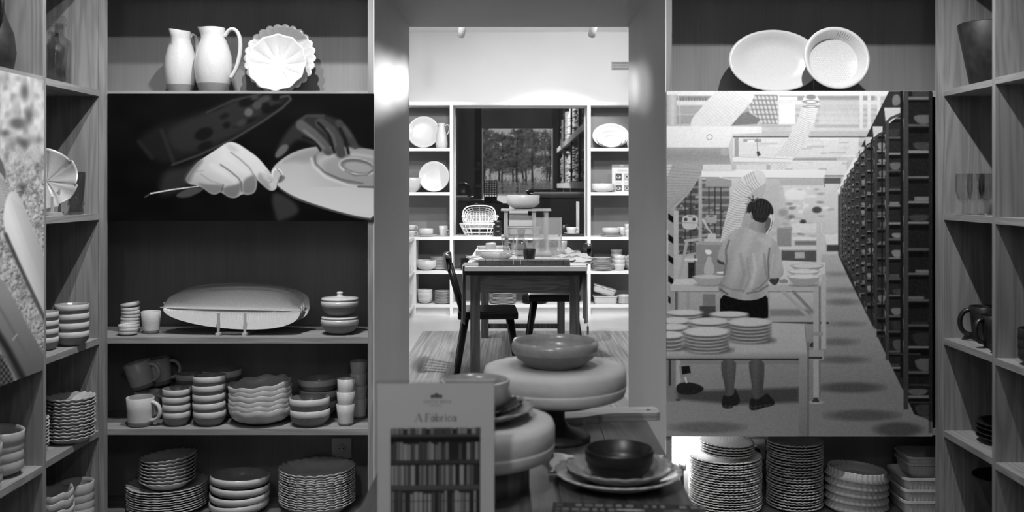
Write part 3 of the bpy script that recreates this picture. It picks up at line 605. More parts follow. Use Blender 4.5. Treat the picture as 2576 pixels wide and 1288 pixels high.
    for x0, x1, yt, yb, sc_ in ((2117, 2123, 468, 648, .22), (2125, 2131, 455, 658, .25), (2133, 2139, 440, 670, .28), (2142, 2149, 425, 690, .31), (2153, 2161, 405, 715, .36), (2166, 2176, 385, 748, .42), (2181, 2196, 360, 790, .50), (2206, 2226, 330, 846, .60), (2236, 2266, 285, 930, .76), (2285, 2338, 229, 1075, 1.0)):
        yy = yt + 14 * sc_; A.rect(x0 - 4, yt, x1 + 2, yb, 30 + 40 * (1 - sc_), 1 + sc_)
        while yy < yb:
            v_ = rs.choice((112, 96, 128, 140, 84)); A.rect(x0 - 3, yy, x1, yy + rs.uniform(4, 8) * sc_, v_, .8 + sc_, .9); A.rect(x0, yy + 9 * sc_, x1, yy + rs.uniform(14, 24) * sc_, 12, 1 + sc_, .85)
            u_ = rs.random(); w_ = (x1 - x0); h_ = rs.uniform(16, 36) * sc_; xx = x0 + rs.uniform(-.1, .35) * w_; v_ = rs.choice((120, 100, 84, 132, 64, 50)) + 20 * (1 - sc_)
            if u_ < .5: A.smooth([(xx, yy - h_), (xx + w_, yy - h_), (xx + w_ * .95, yy - h_ * .4), (xx + w_ * .7, yy), (xx + w_ * .3, yy), (xx + w_ * .05, yy - h_ * .4)], v_, 1 + 1.4 * sc_, .9, 1)
            elif u_ < .85: A.rect(xx, yy - h_ * .4, min(x1, xx + w_ * .8), yy, v_, 1 + sc_, .8)
            if rs.random() < .7: A.poly([(x0 - 14 * sc_, yy - 16 * sc_), (x0 - 1 * sc_, yy + 2 * sc_), (x0 - 2 * sc_, yy + 36 * sc_), (x0 - 12 * sc_, yy + 10 * sc_)], rs.choice((150, 132, 160)), 1 + sc_, .85)
            yy += rs.uniform(50, 70) * sc_
    M = Canvas(A.X, A.Y, 0); M.poly([(2236, 229), (2346, 229), (2346, 1060), (2300, 1042), (2200, 832), (2130, 690), (2108, 640), (2108, 474), (2160, 382)], 1, 1); A.A[:] = A.A * M.A + keep * (1 - M.A)
    A.smooth([(2245, 240), (2262, 236), (2268, 262), (2244, 268)], 110, 2)
    for xx, yy, ww, hh in ((2224, 271, 42, 40), (2195, 318, 25, 34), (2176, 345, 18, 26), (2162, 369, 12, 20), (2152, 386, 10, 16), (2144, 398, 8, 14)):
        A.poly([(xx, yy), (xx + ww, yy), (xx + ww, yy + hh * .4), (xx + ww * .3, yy + hh), (xx + ww * .12, yy + hh)], 190, 1)
    A.poly([(2106, 480), (2125, 440), (2150, 396), (2158, 400), (2130, 452), (2110, 492)], 222, 2)
    for xx, y0, y1, ww, v in ((2116, 470, 645, 3, 92), (2124, 455, 655, 3, 78), (2132, 440, 668, 3, 66), (2140, 428, 690, 4, 62), (2150, 410, 708, 4, 58), (2163, 390, 738, 5, 56), (2178, 368, 772, 5, 54), (2192, 352, 790, 4, 30), (2203, 345, 826, 7, 60), (2219, 340, 860, 4, 28), (2232, 305, 906, 8, 66), (2268, 229, 950, 6, 24), (2279, 229, 1030, 12, 62), (2342, 229, 1060, 10, 40)):
        A.rect(xx - ww / 2, y0, xx + ww / 2, y1, v, 1 + ww * .1); A.line([(xx, y0 + 1), (xx + ww * 1.2, y0 - ww), (xx + ww * 4, y0 - ww * 2.2)], ww * .8, v, 1) if ww < 12 else None
    for yb, xx in ((1012, 2290), (968, 2290), (890, 2238), (846, 2206), (800, 2210), (760, 2182)): A.line([(xx, yb), (xx + 52 * (xx > 2230) + 24, yb + 1)], 4, 58, 1.2)
    A.rect(2336, 229, 2345, 1090, 30, 3, .5)
    A.A += 5 * A.noise(3.1, 3.1, 5) + 3 * A.noise(1.7, 1.7, 6)
photo_panel('photo_panel', 'tall photo panel of a woman standing at a pottery workshop bench', 1676.5, 229, 2345, 1098, .66, 190, paint_factory, 1.25)

# ------------------------------------------------------------------ photo print on the side shelving: trowels on dry clay
def clay_panel():
    Xp = XWL + .004; Ya, Yb = 3.190, 2.30
    ny, nz = 300, 700; zs0, zs1 = EYE - (930 - CY) * 3.19 / F, 1.642
    yy, zz = np.meshgrid(Yb + (Ya - Yb) * (1 - (1 - np.linspace(0, 1, ny)) ** 1.9), np.linspace(zs1, zs0, nz))
    X = CX + Xp * F / yy; Y = CY - (zz - EYE) * F / yy
    cv = Canvas(X, Y, 178); A = cv; fine = np.clip((Y - 330) / 140, 0, 1).ravel()
    A.A += 16 * A.noise(46, 60, 21) + 30 * np.minimum(0, A.noise(16, 22, 22)) * 1.6 + (1 - fine) * 14 * A.noise(9, 14, 24)
    n1 = A.noise(5.5, 9, 25); n2 = A.noise(3, 5.5, 26, 7); A.A += fine * (24 * n1 + 22 * n2 - 60 * np.clip(np.abs(A.noise(7, 11, 27)) - .5, 0, 1))
    rs = random.Random(9)
    for k in range(900):
        cy = rs.uniform(400, 960); cx = rs.uniform(-60, 124); f_ = min(1, (cy - 380) / 120); r_ = rs.uniform(1.6, 5.0)
        A.ell(cx + r_ * .5, cy + r_ * .8, r_, r_ * 1.2, 84, 1.2, .55 * f_); A.ell(cx, cy, r_, r_ * 1.15, rs.choice((206, 190, 176, 214)), 1.2, .7 * f_, rs.uniform(0, 3))
    for cx, cy, rx, ry in ((45, 310, 20, 14), (72, 290, 10, 20), (62, 230, 10, 20), (60, 360, 12, 10), (12, 335, 10, 8), (55, 470, 8, 8)): A.ell(cx, cy, rx, ry, 60, 9, .7)
    A.smooth([(-40, 380), (0, 392), (14, 430), (14, 455), (0, 470), (-40, 470)], 96, 2)
    A.smooth([(-60, 420), (5, 430), (16, 470), (30, 485), (8, 520), (-20, 560), (-60, 500)], 168, 2)
    for k in range(9): A.line([(-6 + k * 3, 445 + k * 8), (16 + k * 2, 462 + k * 5)], 1.5, 100, 1, .6)
    h = lambda x, y: 196 - .10 * np.clip(y - 560, 0, 400) - 30 * np.clip((x - 60 - (y - 560) * .33) / 30, -1, 1)
    A.smooth([(6, 540), (20, 482), (42, 480), (62, 520), (100, 620), (140, 720), (150, 900), (100, 790), (40, 640), (12, 580)], h, 3)
    for k in range(5): A.line([(30 + k * 7, 500 + k * 6), (75 + k * 9, 630 + k * 10), (118 + k * 6, 740)], 2.5, 168, 3, .4)
    A.line([(14, 590), (45, 660), (85, 745), (125, 830)], 9, 56, 4, .8)
    A.smooth([(-60, 700), (0, 690), (40, 760), (85, 850), (130, 920), (130, 990), (60, 990), (0, 880), (-60, 800)], lambda x, y: 150 - .22 * np.clip(y - 740, 0, 300), 4)
    A.line([(-20, 745), (20, 810), (70, 900)], 8, 112, 4, .7); A.line([(-30, 800), (20, 880), (62, 960)], 16, 34, 7, .85)
    A.smooth([(-60, 870), (0, 880), (40, 960), (40, 1020), (-60, 1040)], lambda x, y: 76 + 40 * np.sin(x * .5) * np.sin(y * .4), 5)
    A.line([(32, 855), (42, 842)], 4, 196, 2, .7)
    c = np.array([Xp, (Ya + Yb) / 2, zs0]); t = thing('photo_panel', 'photo panel of wooden trowels lying on dry clay lumps', 'photo', tuple(c))
    bx('board', 'edge_black', t, -.004, -.0004, Yb - c[1], Ya - c[1], 0, zs1 - zs0)
    P = np.stack([np.full_like(yy, .0002), yy - c[1], zz - c[2]], -1)
    put('print', print_mesh('print', P, cv, 1.2), t)
clay_panel()

# ------------------------------------------------------------------ tableware meshes
def shell(outer, t, bottom=None):
    """closed profile: outer list (r,z) from axis to rim, then back inside offset by t"""
    inner = [(max(0, r - t), z) for r, z in outer[::-1]]
    fl = bottom if bottom is not None else t
    inner = [(r, z) for r, z in inner if z > fl + 1e-4]
    return [(0, outer[0][1])] + [o for o in outer if o[0] > 0] + inner + [(max(.001, inner[-1][0] * .82), fl), (0, fl)]
def band_bowl(R0, h, split=.62, seg=44, mats=('bowl_low', 'ceramic', 'bowl_grey'), foot=.58):
    zs = split * h
    o = [(foot * R0, 0), (foot * R0 + .12 * R0, .05 * h), (.86 * R0, .26 * h), (.955 * R0, .40 * h), (.985 * R0, zs), (R0, zs + .02 * h), (R0, .80 * h), (.985 * R0, h * .985)]
    t = .045 * R0 + .0015
    i = [(.965 * R0, h), (.985 * R0 - t, h * .97), (.955 * R0 - t, .45 * h), (.80 * R0, .22 * h), (foot * R0 * .9, .10 * h), (0, .09 * h)]
    prof = [(0, 0)] + o + i
    m = [0] * 5 + [1] * 4 + [2] * 5
    return MB().lathe(prof, seg, mats=m[:len(prof) - 1] + [2] * max(0, len(prof) - 1 - len(m))).mesh('band_bowl', list(mats))
def plate_mesh(R0, h, lobes=0, amp=.03, zamp=.0, seg=72, mat='ceramic_soft', mode='scallop', t=.0045, well=.62, name='plate', sx=1, sy=1):
    o = [(.50 * R0, 0), (.56 * R0, .002), (well * R0, .15 * h), (.80 * R0, .50 * h), (.93 * R0, .82 * h), (R0, h)]
    i = [(R0 - .001, h + t * .7), (.92 * R0, .82 * h + t), (.79 * R0, .50 * h + t), (well * R0 * .96, .15 * h + t), (.5 * R0, t), (0, t)]
    return MB().lathe([(0, .001)] + o + i, seg, lobes, amp, zamp, mode, R0=R0).mesh(name, mat)
def bowl_mesh(R0, h, lobes=0, amp=0, zamp=0, seg=56, mat='ceramic_soft', mode='sin', t=.004, foot=.45, belly=.5, name='bowl', sx=1, sy=1):
    o = [(foot * R0, 0), (foot * R0 * 1.05, .03 * h), (R0 * (.45 + belly * .5), .22 * h), (R0 * (.62 + belly * .5), .45 * h), (R0 * min(.985, .76 + belly * .42), .72 * h), (R0, h)]
    i = [(r - t, z + t * .6) for r, z in o[::-1][:-2]]
    return MB().lathe([(0, 0)] + o + [(R0 - t * .5, h + t * .5)] + i + [(0, i[-1][1] * .45 + t)], seg, lobes, amp, zamp, mode, R0=R0, sx=sx, sy=sy).mesh(name, mat)
def cup_mesh(R0, h, base=.72, mats=('ceramic_soft', 'stoneware'), low=.16, seg=36, t=.0035):
    rb = base * R0
    o = [(rb * .86, 0), (rb, .03 * h), (rb + (R0 - rb) * .2, low * h), (rb + (R0 - rb) * .6, .55 * h), (R0, h)]
    i = [(R0 - t * .5, h + .001), (R0 - t, h * .98), (rb + (R0 - rb) * .6 - t, .55 * h), (rb - t, .08 * h), (0, .06 * h)]
    return MB().lathe([(0, 0)] + o + i, seg, mats=[1, 1, 1] + [0] * 8).mesh('cup', list(mats))
def handle_mesh(R0, z0, z1, out, r, mats, seg=10, n=14, lean=0):
    P = []
    for k in range(n + 1):
        a = math.pi * k / n; P.append((R0 - .003 + out * math.sin(a) ** .8 if 0 < k < n else R0 - .003, 0, z1 + (z0 - z1) * (1 - math.cos(a)) / 2 + lean * math.sin(a)))
    return MB().tube(P, r, seg, flat=1.4).mesh('handle', mats)
ORD = ['topmost', 'second-from-top', 'third-from-top', 'fourth-from-top', 'fifth-from-top', 'sixth-from-top', 'seventh-from-top', 'eighth-from-top', 'ninth-from-top', 'tenth-from-top', 'eleventh-from-top', 'twelfth-from-top', 'thirteenth-from-top', 'fourteenth-from-top', 'fifteenth-from-top', 'sixteenth-from-top', 'seventeenth-from-top', 'eighteenth-from-top', 'nineteenth-from-top', 'twentieth-from-top', 'twenty-first-from-top', 'twenty-second-from-top', 'twenty-third-from-top', 'twenty-fourth-from-top', 'twenty-fifth-from-top']
def nth(label, k, n): return (label if '{}' in label else '{} ' + label).format(ORD[n - 1 - k])
def stack(me, n, loc, pitch, name, label, cat, group, tilt=0.0, jit=.0015, twist=None, parts=None, lean=(0, 0), tilts=None):
    out = []
    for k in range(n):
        rz = random.uniform(-.02, .02) if twist is None else twist * k
        tx = tilts[k] if tilts else random.uniform(-tilt, tilt); ty = random.uniform(-tilt, tilt)
        o = put(name, me, None, (loc[0] + random.uniform(-jit, jit) + lean[0] * k, loc[1] + random.uniform(-jit, jit) + lean[1] * k, loc[2] + pitch * k + .0005), (tx, ty, rz) if rz == 0 else (tx, ty, rz))
        tag(o, nth(label, k, n), cat, group); out.append(o)
    return out
def single(name, me, loc, label, cat, rot=(0, 0, 0), group=None):
    return tag(put(name, me, None, loc, rot), label, cat, group)
def at(px, D): return (px - CX) * D / F

# ------------------------------------------------------------------ top shelf of the hands bay: jugs and display plates
Z4 = ZS[4]
def jug(px, D, Rb, h, yaw, label, neck=.60, mat='ceramic'):
    t = thing('jug', label, 'jug', (at(px, D), D, Z4), yaw)
    o = [(.66 * Rb, 0), (.70 * Rb, .01 * h), (.86 * Rb, .155 * h), (.88 * Rb, .165 * h), (.97 * Rb, .32 * h), (Rb, .44 * h), (.95 * Rb, .58 * h), (.80 * Rb, .73 * h), (neck * Rb * 1.08, .84 * h), (neck * Rb, .91 * h), (neck * Rb * 1.03, h)]
    i = [(neck * Rb * 1.0, h + .002), (neck * Rb * .94, h), (neck * Rb * .9, .9 * h), (.86 * Rb, .6 * h), (.85 * Rb, .3 * h), (.6 * Rb, .05 * h), (0, .04 * h)]
    mb = MB().lathe([(0, 0)] + o + i, 56, mats=[1] * 3 + [0] * 20)
    for k, (x, y, z) in enumerate(mb.v):                # pull the lip into a spout on the -x side
        if z > .84 * h:
            th = math.atan2(y, -x); g = max(0, math.cos(th)) ** 6 * ((z - .84 * h) / (.16 * h)); mb.v[k] = (x - g * .018, y, z + g * .004)
    body = mb.build('body', [mat, 'stoneware'], t)
    P = []
    for a, b in ((.62, .87), (.80, .955), (1.02, .985), (1.25, .96), (1.42, .87), (1.47, .74), (1.42, .58), (1.28, .42), (1.08, .30), (.95, .25)): P.append((a * Rb, 0, b * h))
    MB().tube(spline(P, 5), .0075, 10, flat=1.35).build('handle', mat, t)
    return t
jug(454, 3.84, .0615, .243, R(64), 'white jug standing with its spout to the side, handle turned to the wall')
jug(537, 3.81, .0715, .252, R(-4), 'white jug showing its tall loop handle beside the scalloped plates')
def stood(px, D, z, me, name, label, cat, lean=14, rz=0, Rr=None, group=None, spin=0):
    o = put(name, me, None, (at(px, D), D, z)); o.rotation_euler = (Matrix.Rotation(R(90 - lean), 4, 'X') @ Matrix.Rotation(spin, 4, 'Z')).to_euler(); o.rotation_euler.rotate(Euler((0, 0, rz)))
    return tag(o, label, cat, group)
scal = plate_mesh(.1375, .020, 26, .035, .0, 208, 'ceramic', 'scallop', name='scalloped_plate')
stood(707, 3.895, Z4 + .142, scal, 'scalloped_plate', 'large white plate with small scallops round its rim, standing behind a smaller plate', 'plate', 12)
def flower_plate():
    Rr = .113; seg = 120; mb = MB(); nr = 16; vs = []
    for side in (0, 1):
        for i in range(nr + 1):
            r = Rr * i / nr
            for k in range(seg):
                th = 2 * math.pi * k / seg; lob = math.cos(12 * th); g = (i / nr)
                rr = r * (1 + .022 * lob * g ** 3); z = .026 * g ** 2.2 + .0042 * (abs(math.sin(6 * th)) ** .6 - 1) * math.sin(math.pi * min(1, max(0, (g - .25) / .75))) ** .7
                vs.append((rr * math.cos(th), rr * math.sin(th), z + (.004 if side == 0 else 0)))
    fs = []
    n1 = (nr + 1) * seg
    for i in range(nr):
        for k in range(seg):
            a = i * seg + k; b = i * seg + (k + 1) % seg; c = a + seg; d = b + seg; fs.append((a, c, d, b)); fs.append((n1 + a, n1 + b, n1 + d, n1 + c))
    for k in range(seg):
        a = nr * seg + k; b = nr * seg + (k + 1) % seg; fs.append((a, n1 + a, n1 + b, b))
    return mb.add(vs, fs, 0, True).mesh('petal_plate', 'ceramic')
stood(700, 3.845, Z4 + .118, flower_plate(), 'petal_plate', 'small white plate with radiating petal creases, standing before the scalloped plate', 'plate', 12)
def wire_stand(px, D, wdt, label, z=Z4, hgt=.03, depth=.05, mat='acrylic', group='clear plate stands on the top shelves'):
    t = thing('plate_stand', label, 'plate stand', (at(px, D), D, z))
    for s_ in (-1, 1):
        MB().tube([(s_ * wdt / 2, -depth / 2, hgt), (s_ * wdt / 2, -depth / 2, .004), (s_ * wdt / 2, depth / 2, .004), (s_ * wdt / 2, depth / 2 + .02, .11)], .0022, 6).build('upright', mat, t)
    MB().tube([(-wdt / 2, 0, .004), (wdt / 2, 0, .004)], .0022, 6).build('crossbar', mat, t)
wire_stand(696, 3.86, .16, 'clear stand under the white scalloped and petal plates', hgt=.036, depth=.07)

# ------------------------------------------------------------------ second shelf: small dishes, tumbler, leaf platters, casseroles
Z2 = ZS[2]
dish = bowl_mesh(.0355, .017, mat='ceramic_soft', seg=36, foot=.6, belly=.8, t=.003, name='dip_dish'); 
xs = at(323, 3.80)
stack(dish, 7, (xs, 3.82, Z2), .0128, 'dip_dish', 'tiny pale dip dish in the tall leaning stack beside the tumbler', 'dish', 'tall stack of dip dishes', .02, tilts=[0, .01, -.01, .02, .0, .03, .02])
o7 = put('dip_dish', dish, None, (xs, 3.82, Z2 + 7 * .0128 + .004), (0, R(-9), 0)); tag(o7, 'topmost tiny dip dish tilted on the tall stack beside the tumbler', 'dish', None)
stack(dish, 3, (at(322, 3.735), 3.735, Z2), .0105, 'dip_dish', 'tiny pale dip dish in the low stack of three', 'dish', 'low stack of dip dishes', .0)
single('tumbler', cup_mesh(.0365, .083, .78), (at(380, 3.78), 3.78, Z2), 'pale handleless tumbler with bare clay foot beside the dip dishes', 'tumbler')
def leaf_mesh(L, Wd):
    nu, nv = 110, 22; vs = []; n1 = (nu + 1) * (nv + 1)
    for side in (0, 1):
        for i in range(nu + 1):
            u = i / nu; hw = Wd / 2 * 1.475 * (max(0, u) ** .48) * (max(0, 1 - u) ** .30) ; hw = max(min(hw, Wd / 2 * 1.02), .0015)
            for j in range(nv + 1):
                v = j / nv * 2 - 1; z = .032 * abs(v) ** 1.8 * min(1, hw / (Wd * .3)) + .018 * (abs(u - .5) * 2) ** 4
                if side == 0: z += .0011 * math.sin(u * 2 * math.pi * 62 + abs(v) * 2) * (abs(v) > .05) - (.0 if abs(v) > .06 else -.003)
                vs.append(((u - .5) * L, v * hw, z + (.004 if side == 0 else 0)))
    fs = []; st = nv + 1
    for i in range(nu):
        for j in range(nv):
            a = i * st + j; fs.append((a, a + st, a + st + 1, a + 1)); fs.append((n1 + a, n1 + a + 1, n1 + a + st + 1, n1 + a + st))
    ring = [i * st for i in range(nu + 1)] + [nu * st + j for j in range(1, nv + 1)] + [i * st + nv for i in range(nu - 1, -1, -1)] + [j for j in range(nv - 1, 0, -1)]
    for a, b in zip(ring, ring[1:] + ring[:1]): fs.append((a, b, n1 + b, n1 + a))
    mb = MB().add(vs, fs, 0, True)
    mb.tube([(-L / 2 - .012, 0, .022), (-L * .47, 0, .018), (-L * .3, 0, .008), (L * .3, 0, .008), (L * .485, 0, .018)], [.002, .0035, .003, .0025, .0015], 6)
    return mb.mesh('leaf_platter', 'ceramic_mid')
leaf = leaf_mesh(.522, .178)
for k, (px, D, dz, lab, sp) in enumerate(((588, 3.775, 0, 'ribbed leaf platter standing foremost on the wooden peg stand', -1.3), (594, 3.800, .010, 'leaf platter second in the peg stand, only its rim showing', -2), (600, 3.820, .013, 'leaf platter third in the peg stand, dark rim showing', -2), (614, 3.845, .016, 'leaf platter rearmost in the peg stand, its end sticking out', -4))):
    stood(px, D, Z2 + .089 + dz, leaf, 'leaf_platter', lab, 'platter', 17, spin=R(sp))
def peg_stand(loc, sep, hgt, label, rz=0, feet=.10, thick=.011, foot=.016):
    t = thing('peg_stand', label, 'plate stand', loc, rz)
    for s_ in (-1, 1):
        bx('foot', 'peg_wood', t, s_ * sep / 2 - foot / 2, s_ * sep / 2 + foot / 2, -.035, -.035 + feet, 0, foot * .75, b=.0015)
        bx('peg', 'peg_wood', t, s_ * sep / 2 - thick / 2.6, s_ * sep / 2 + thick / 2.6, -.026, -.026 + thick * .8, foot * .75, hgt)
        bx('back_peg', 'peg_wood', t, s_ * sep / 2 - thick / 2.6, s_ * sep / 2 + thick / 2.6, feet - .052, feet - .052 + thick * .8, foot * .75, hgt * 1.4)
    bx('crossbar', 'peg_wood', t, -sep / 2 + foot / 2, sep / 2 - foot / 2, .0, .012, .002, .012)
peg_stand((at(587, 3.735), 3.735, Z2), .099, .086, 'wooden peg stand with two upright pegs holding the leaf platters', feet=.17)
cas = MB().lathe([(0, 0), (.034, 0), (.055, .012), (.066, .027), (.069, .037), (.071, .038), (.0715, .052), (.068, .060), (.066, .058), (.064, .03), (.04, .006), (0, .006)], 48, mats=[1, 1, 1, 1, 1, 0, 0, 0, 0, 0, 0]).mesh('pot', ['ceramic', 'bowl_low'])
lid = MB().lathe([(0, .058), (.064, .058), (.0705, .062), (.068, .068), (.035, .072), (.013, .074), (.009, .079), (.012, .085), (.0115, .089), (.006, .091), (0, .091)], 48).mesh('lid', 'ceramic')
flatlid = MB().lathe([(0, .058), (.064, .058), (.0705, .062), (.068, .066), (.03, .068), (0, .068)], 48).mesh('lid', 'ceramic')
for k, (dz, lab, ld) in enumerate(((0, 'small lidded casserole at the bottom of the pair, carrying another', flatlid), (.0685, 'small casserole with knobbed lid resting on another casserole', lid))):
    t = thing('casserole', lab, 'casserole', (at(855, 3.77), 3.77, Z2 + dz)); put('pot', cas, t); put('lid', ld, t)

# ------------------------------------------------------------------ third shelf: mugs, bowl stacks, cups
Z1 = ZS[1]
mugb = cup_mesh(.052, .108, .86, low=.17); mugh = handle_mesh(.047, .022, .092, .040, .0068, 'ceramic_soft')
def mug(loc, yaw, label, rot=None, group=None, sc=1, bm=None, hm=None):
    t = thing('mug', label, 'mug', loc, yaw, group)
    if rot: t.rotation_euler = rot
    put('body', bm or mugb, t); put('handle', hm or mugh, t); t.scale = (sc, sc, sc); return t
mug((at(353, 3.735), 3.735, Z1), R(-12), 'pale mug with clay foot standing in front of the other mugs', sc=.98)
mug((at(372, 3.85), 3.85, Z1), R(-18), 'mug standing upright in shade behind the front mug', sc=.98)
mug((at(362, 3.87), 3.87, Z1 + .112), 0, 'tilted mug lying on top of the shaded mug', (R(6), R(-14), R(-10)), sc=.98)
mug((at(398, 3.93), 3.93, Z1), R(10), 'mug at the rear against the panel, carrying a tilted mug', sc=.98)
mug((at(404, 3.925), 3.925, Z1 + .115), 0, 'topmost tilted mug at the rear, its handle high against the panel', (0, R(-8), R(5)), sc=.98)
b4 = band_bowl(.0515, .052); b5 = band_bowl(.061, .055); b2 = band_bowl(.0755, .062)
stack(b4, 4, (at(444, 3.745), 3.745, Z1), .0285, 'band_bowl', 'small bowl with white rim band in the stack of four behind the mug handle', 'bowl', 'stack of four small banded bowls', .02, .001)
stack(b5, 5, (at(527, 3.75), 3.75, Z1), .0325, 'band_bowl', 'banded bowl in the stack of five beside the wavy bowls', 'bowl', 'stack of five banded bowls', .035, .001)
wav = bowl_mesh(.117, .062, 9, .02, .0035, 108, 'ceramic_mid', 'sin', name='wavy_bowl', foot=.42, belly=.62)
for k in range(6):
    o = put('wavy_bowl', wav, None, (at(656, 3.78), 3.78, Z1 + .0005 + .0175 * k + (.004 if k > 2 else 0)), (R(random.uniform(-1, 1)), R(-1.5 * (k > 0) - (3 if k == 5 else 0)), .04 * k)); tag(o, nth('wide grey bowl with a wavy rim in the stack of six', k, 6), 'bowl', 'stack of wavy grey bowls')
stack(b2, 2, (at(780, 3.745), 3.745, Z1), .042, 'band_bowl', 'wide banded bowl in the stack of two beside the cups', 'bowl', 'stack of two wide banded bowls', .03, .001)
cup = cup_mesh(.0345, .077, .78, low=.12)
stack(cup, 3, (at(870, 3.745), 3.745, Z1), .0475, 'cup', 'pale handleless cup in the lit stack of three near the post', 'cup', 'lit stack of cups', .012, .001)
stack(cup, 4, (at(903, 3.86), 3.86, Z1), .0475, 'cup', 'handleless cup in the shaded stack of four against the post', 'cup', 'shaded stack of cups', .012, .001)
stack(b5, 4, (at(483, 3.90), 3.90, Z1), .0365, 'band_bowl', 'banded bowl in the shaded rear stack of four behind the small bowls', 'bowl', 'shaded rear bowl stack of four', .02)
stack(b2, 4, (at(560, 3.895), 3.895, Z1), .040, 'band_bowl', 'wide banded bowl in the shaded rear stack behind the five bowls', 'bowl', 'shaded rear stack of wide bowls', .02)
stack(b2, 3, (at(800, 3.89), 3.89, Z1), .043, 'band_bowl', 'wide banded bowl in the shaded rear stack behind the pair of bowls', 'bowl', 'shaded rear stack near the cups', .02)

# ------------------------------------------------------------------ bottom shelf of the hands bay
Z0 = ZS[0]
wplate = plate_mesh(.148, .022, 24, .018, .0016, 144, 'ceramic_mid', 'sin', name='wavy_plate', well=.7)
wplate2 = plate_mesh(.142, .038, 24, .024, .0030, 192, 'ceramic_mid', 'scallop', name='wavy_plate', well=.72)
sbowl = plate_mesh(.102, .030, 20, .02, .002, 120, 'ceramic_mid', 'sin', name='wavy_dish', well=.7)
N = 10
stack(wplate, N, (at(421, 3.81), 3.81, Z0), .0088, 'wavy_plate', 'grey wavy-edged plate in the wide stack beneath the deep dishes', 'plate', 'wide wavy plates under the dishes', .004, .001)
for k in range(8):
    o = put('wavy_dish', sbowl, None, (at(421, 3.80) + .001 * k, 3.80, Z0 + N * .0088 + .003 + .0125 * k), (0, R(-.7 * k), .01 * k)); tag(o, nth('deep wavy-edged dish in the leaning stack on top of the plates', k, 8), 'dish', 'deep dishes on the wide plates')
bb = band_bowl(.112, .048, .55)
for k in range(4):
    o = put('band_bowl', bb, None, (at(603, 3.79), 3.79, Z0 + .0005 + .0305 * k), (R(2), R(-2.2), 1.1 * k)); tag(o, nth('wide flat banded bowl in the tall stack between the wavy plates', k, 4), 'bowl', 'tall stack of flat banded bowls')
stack(wplate2, 15, (at(798, 3.80), 3.80, Z0), .0090, 'wavy_plate', 'pale wavy-edged plate in the tall stack below the wall socket', 'plate', 'tall wavy plate stack below the socket', .006, .001)
def socket(px, py, label, plug=False):
    p = W(px, py, YB); s_ = .040; t = thing('wall_socket', label, 'socket', (p.x, YB, p.z - s_))
    bx('plate', 'plastic_white', t, -s_, s_, -.009, 0, 0, 2 * s_, b=.003)
    sk = MB().lathe([(0, .004), (.018, .004), (.019, .0), (.0215, -.0005), (.022, .003)], 32).mesh('socket_well', 'plastic_white'); o = put('socket_well', sk, t, (0, -.0105, s_), (R(90), 0, 0))
    for a in (-.008, .008): put('pin_hole', MB().lathe([(0, .0045), (.0024, .0045), (.0024, .003), (0, .003)], 12).mesh('pin_hole', 'black'), o, (a, 0, 0))
    bx('inner_frame', 'plastic_white', t, -.026, .026, -.0105, -.009, s_ - .026, s_ + .026)
    if plug:
        MB().lathe([(0, 0), (.018, 0), (.02, .01), (.016, .028), (.006, .034), (0, .034)], 20).build('plug', 'black', t, loc=(-.004, -.0105, s_ * .75), rot=(R(90), 0, 0))
        MB().tube([(-.004, -.044, s_ * .75), (-.002, -.055, .02), (.012, -.05, -.03), (.03, -.03, -.08), (.05, -.02, -.13)], .0035, 8).build('cable', 'black', t)
    return t
socket(860, 1126, 'square white wall socket above the wavy plate stack')

# ------------------------------------------------------------------ workshop bay: top shelf
ov = plate_mesh(.180, .026, mat='ceramic', name='oval_platter', seg=96, well=.72); ovs = 1.0
o = stood(1945, 3.88, Z4 + .128, ov, 'oval_platter', 'large white oval platter with a broad rim, standing on a clear stand', 'platter', 14); o.scale = (1.0, .71, 1)
def pie_mesh():
    Rr = .124; mb = MB()
    prof = [(0, 0), (.092, 0), (.096, .004), (.112, .040), (.1245, .042), (.125, .046), (.1185, .048), (.1105, .045), (.094, .007), (.09, .004), (0, .004)]
    seg = 216; mb.lathe(prof, seg)
    for i, (x, y, z) in enumerate(mb.v):
        r = math.hypot(x, y)
        if .096 < r < .1185 and .006 < z < .0465:
            g = 1 + .010 * math.sin(math.atan2(y, x) * 72); mb.v[i] = (x * g, y * g, z)
    for a in range(-9, 10):
        for b in range(-10, 11):
            x = a * .0088 + (b % 2) * .0044; y = b * .0078
            if x * x + y * y < .084 ** 2:
                k = len(mb.v); h = .0014; q = .0024
                mb.add([(x - q, y, .004), (x, y - q, .004), (x + q, y, .004), (x, y + q, .004), (x, y, .004 + h)], [(0, 1, 4), (1, 2, 4), (2, 3, 4), (3, 0, 4)], 0, True)
    return mb.mesh('pie_dish', 'ceramic')
stood(2096, 3.80, Z4 + .122, pie_mesh(), 'pie_dish', 'round white pie dish with fluted wall and dimpled base, stood on edge', 'pie dish', 14)
wire_stand(1966, 3.87, .135, 'clear stand under the big oval platter', hgt=.024, depth=.05); wire_stand(2102, 3.79, .15, 'clear stand under the round fluted pie dish', hgt=.028, depth=.05)

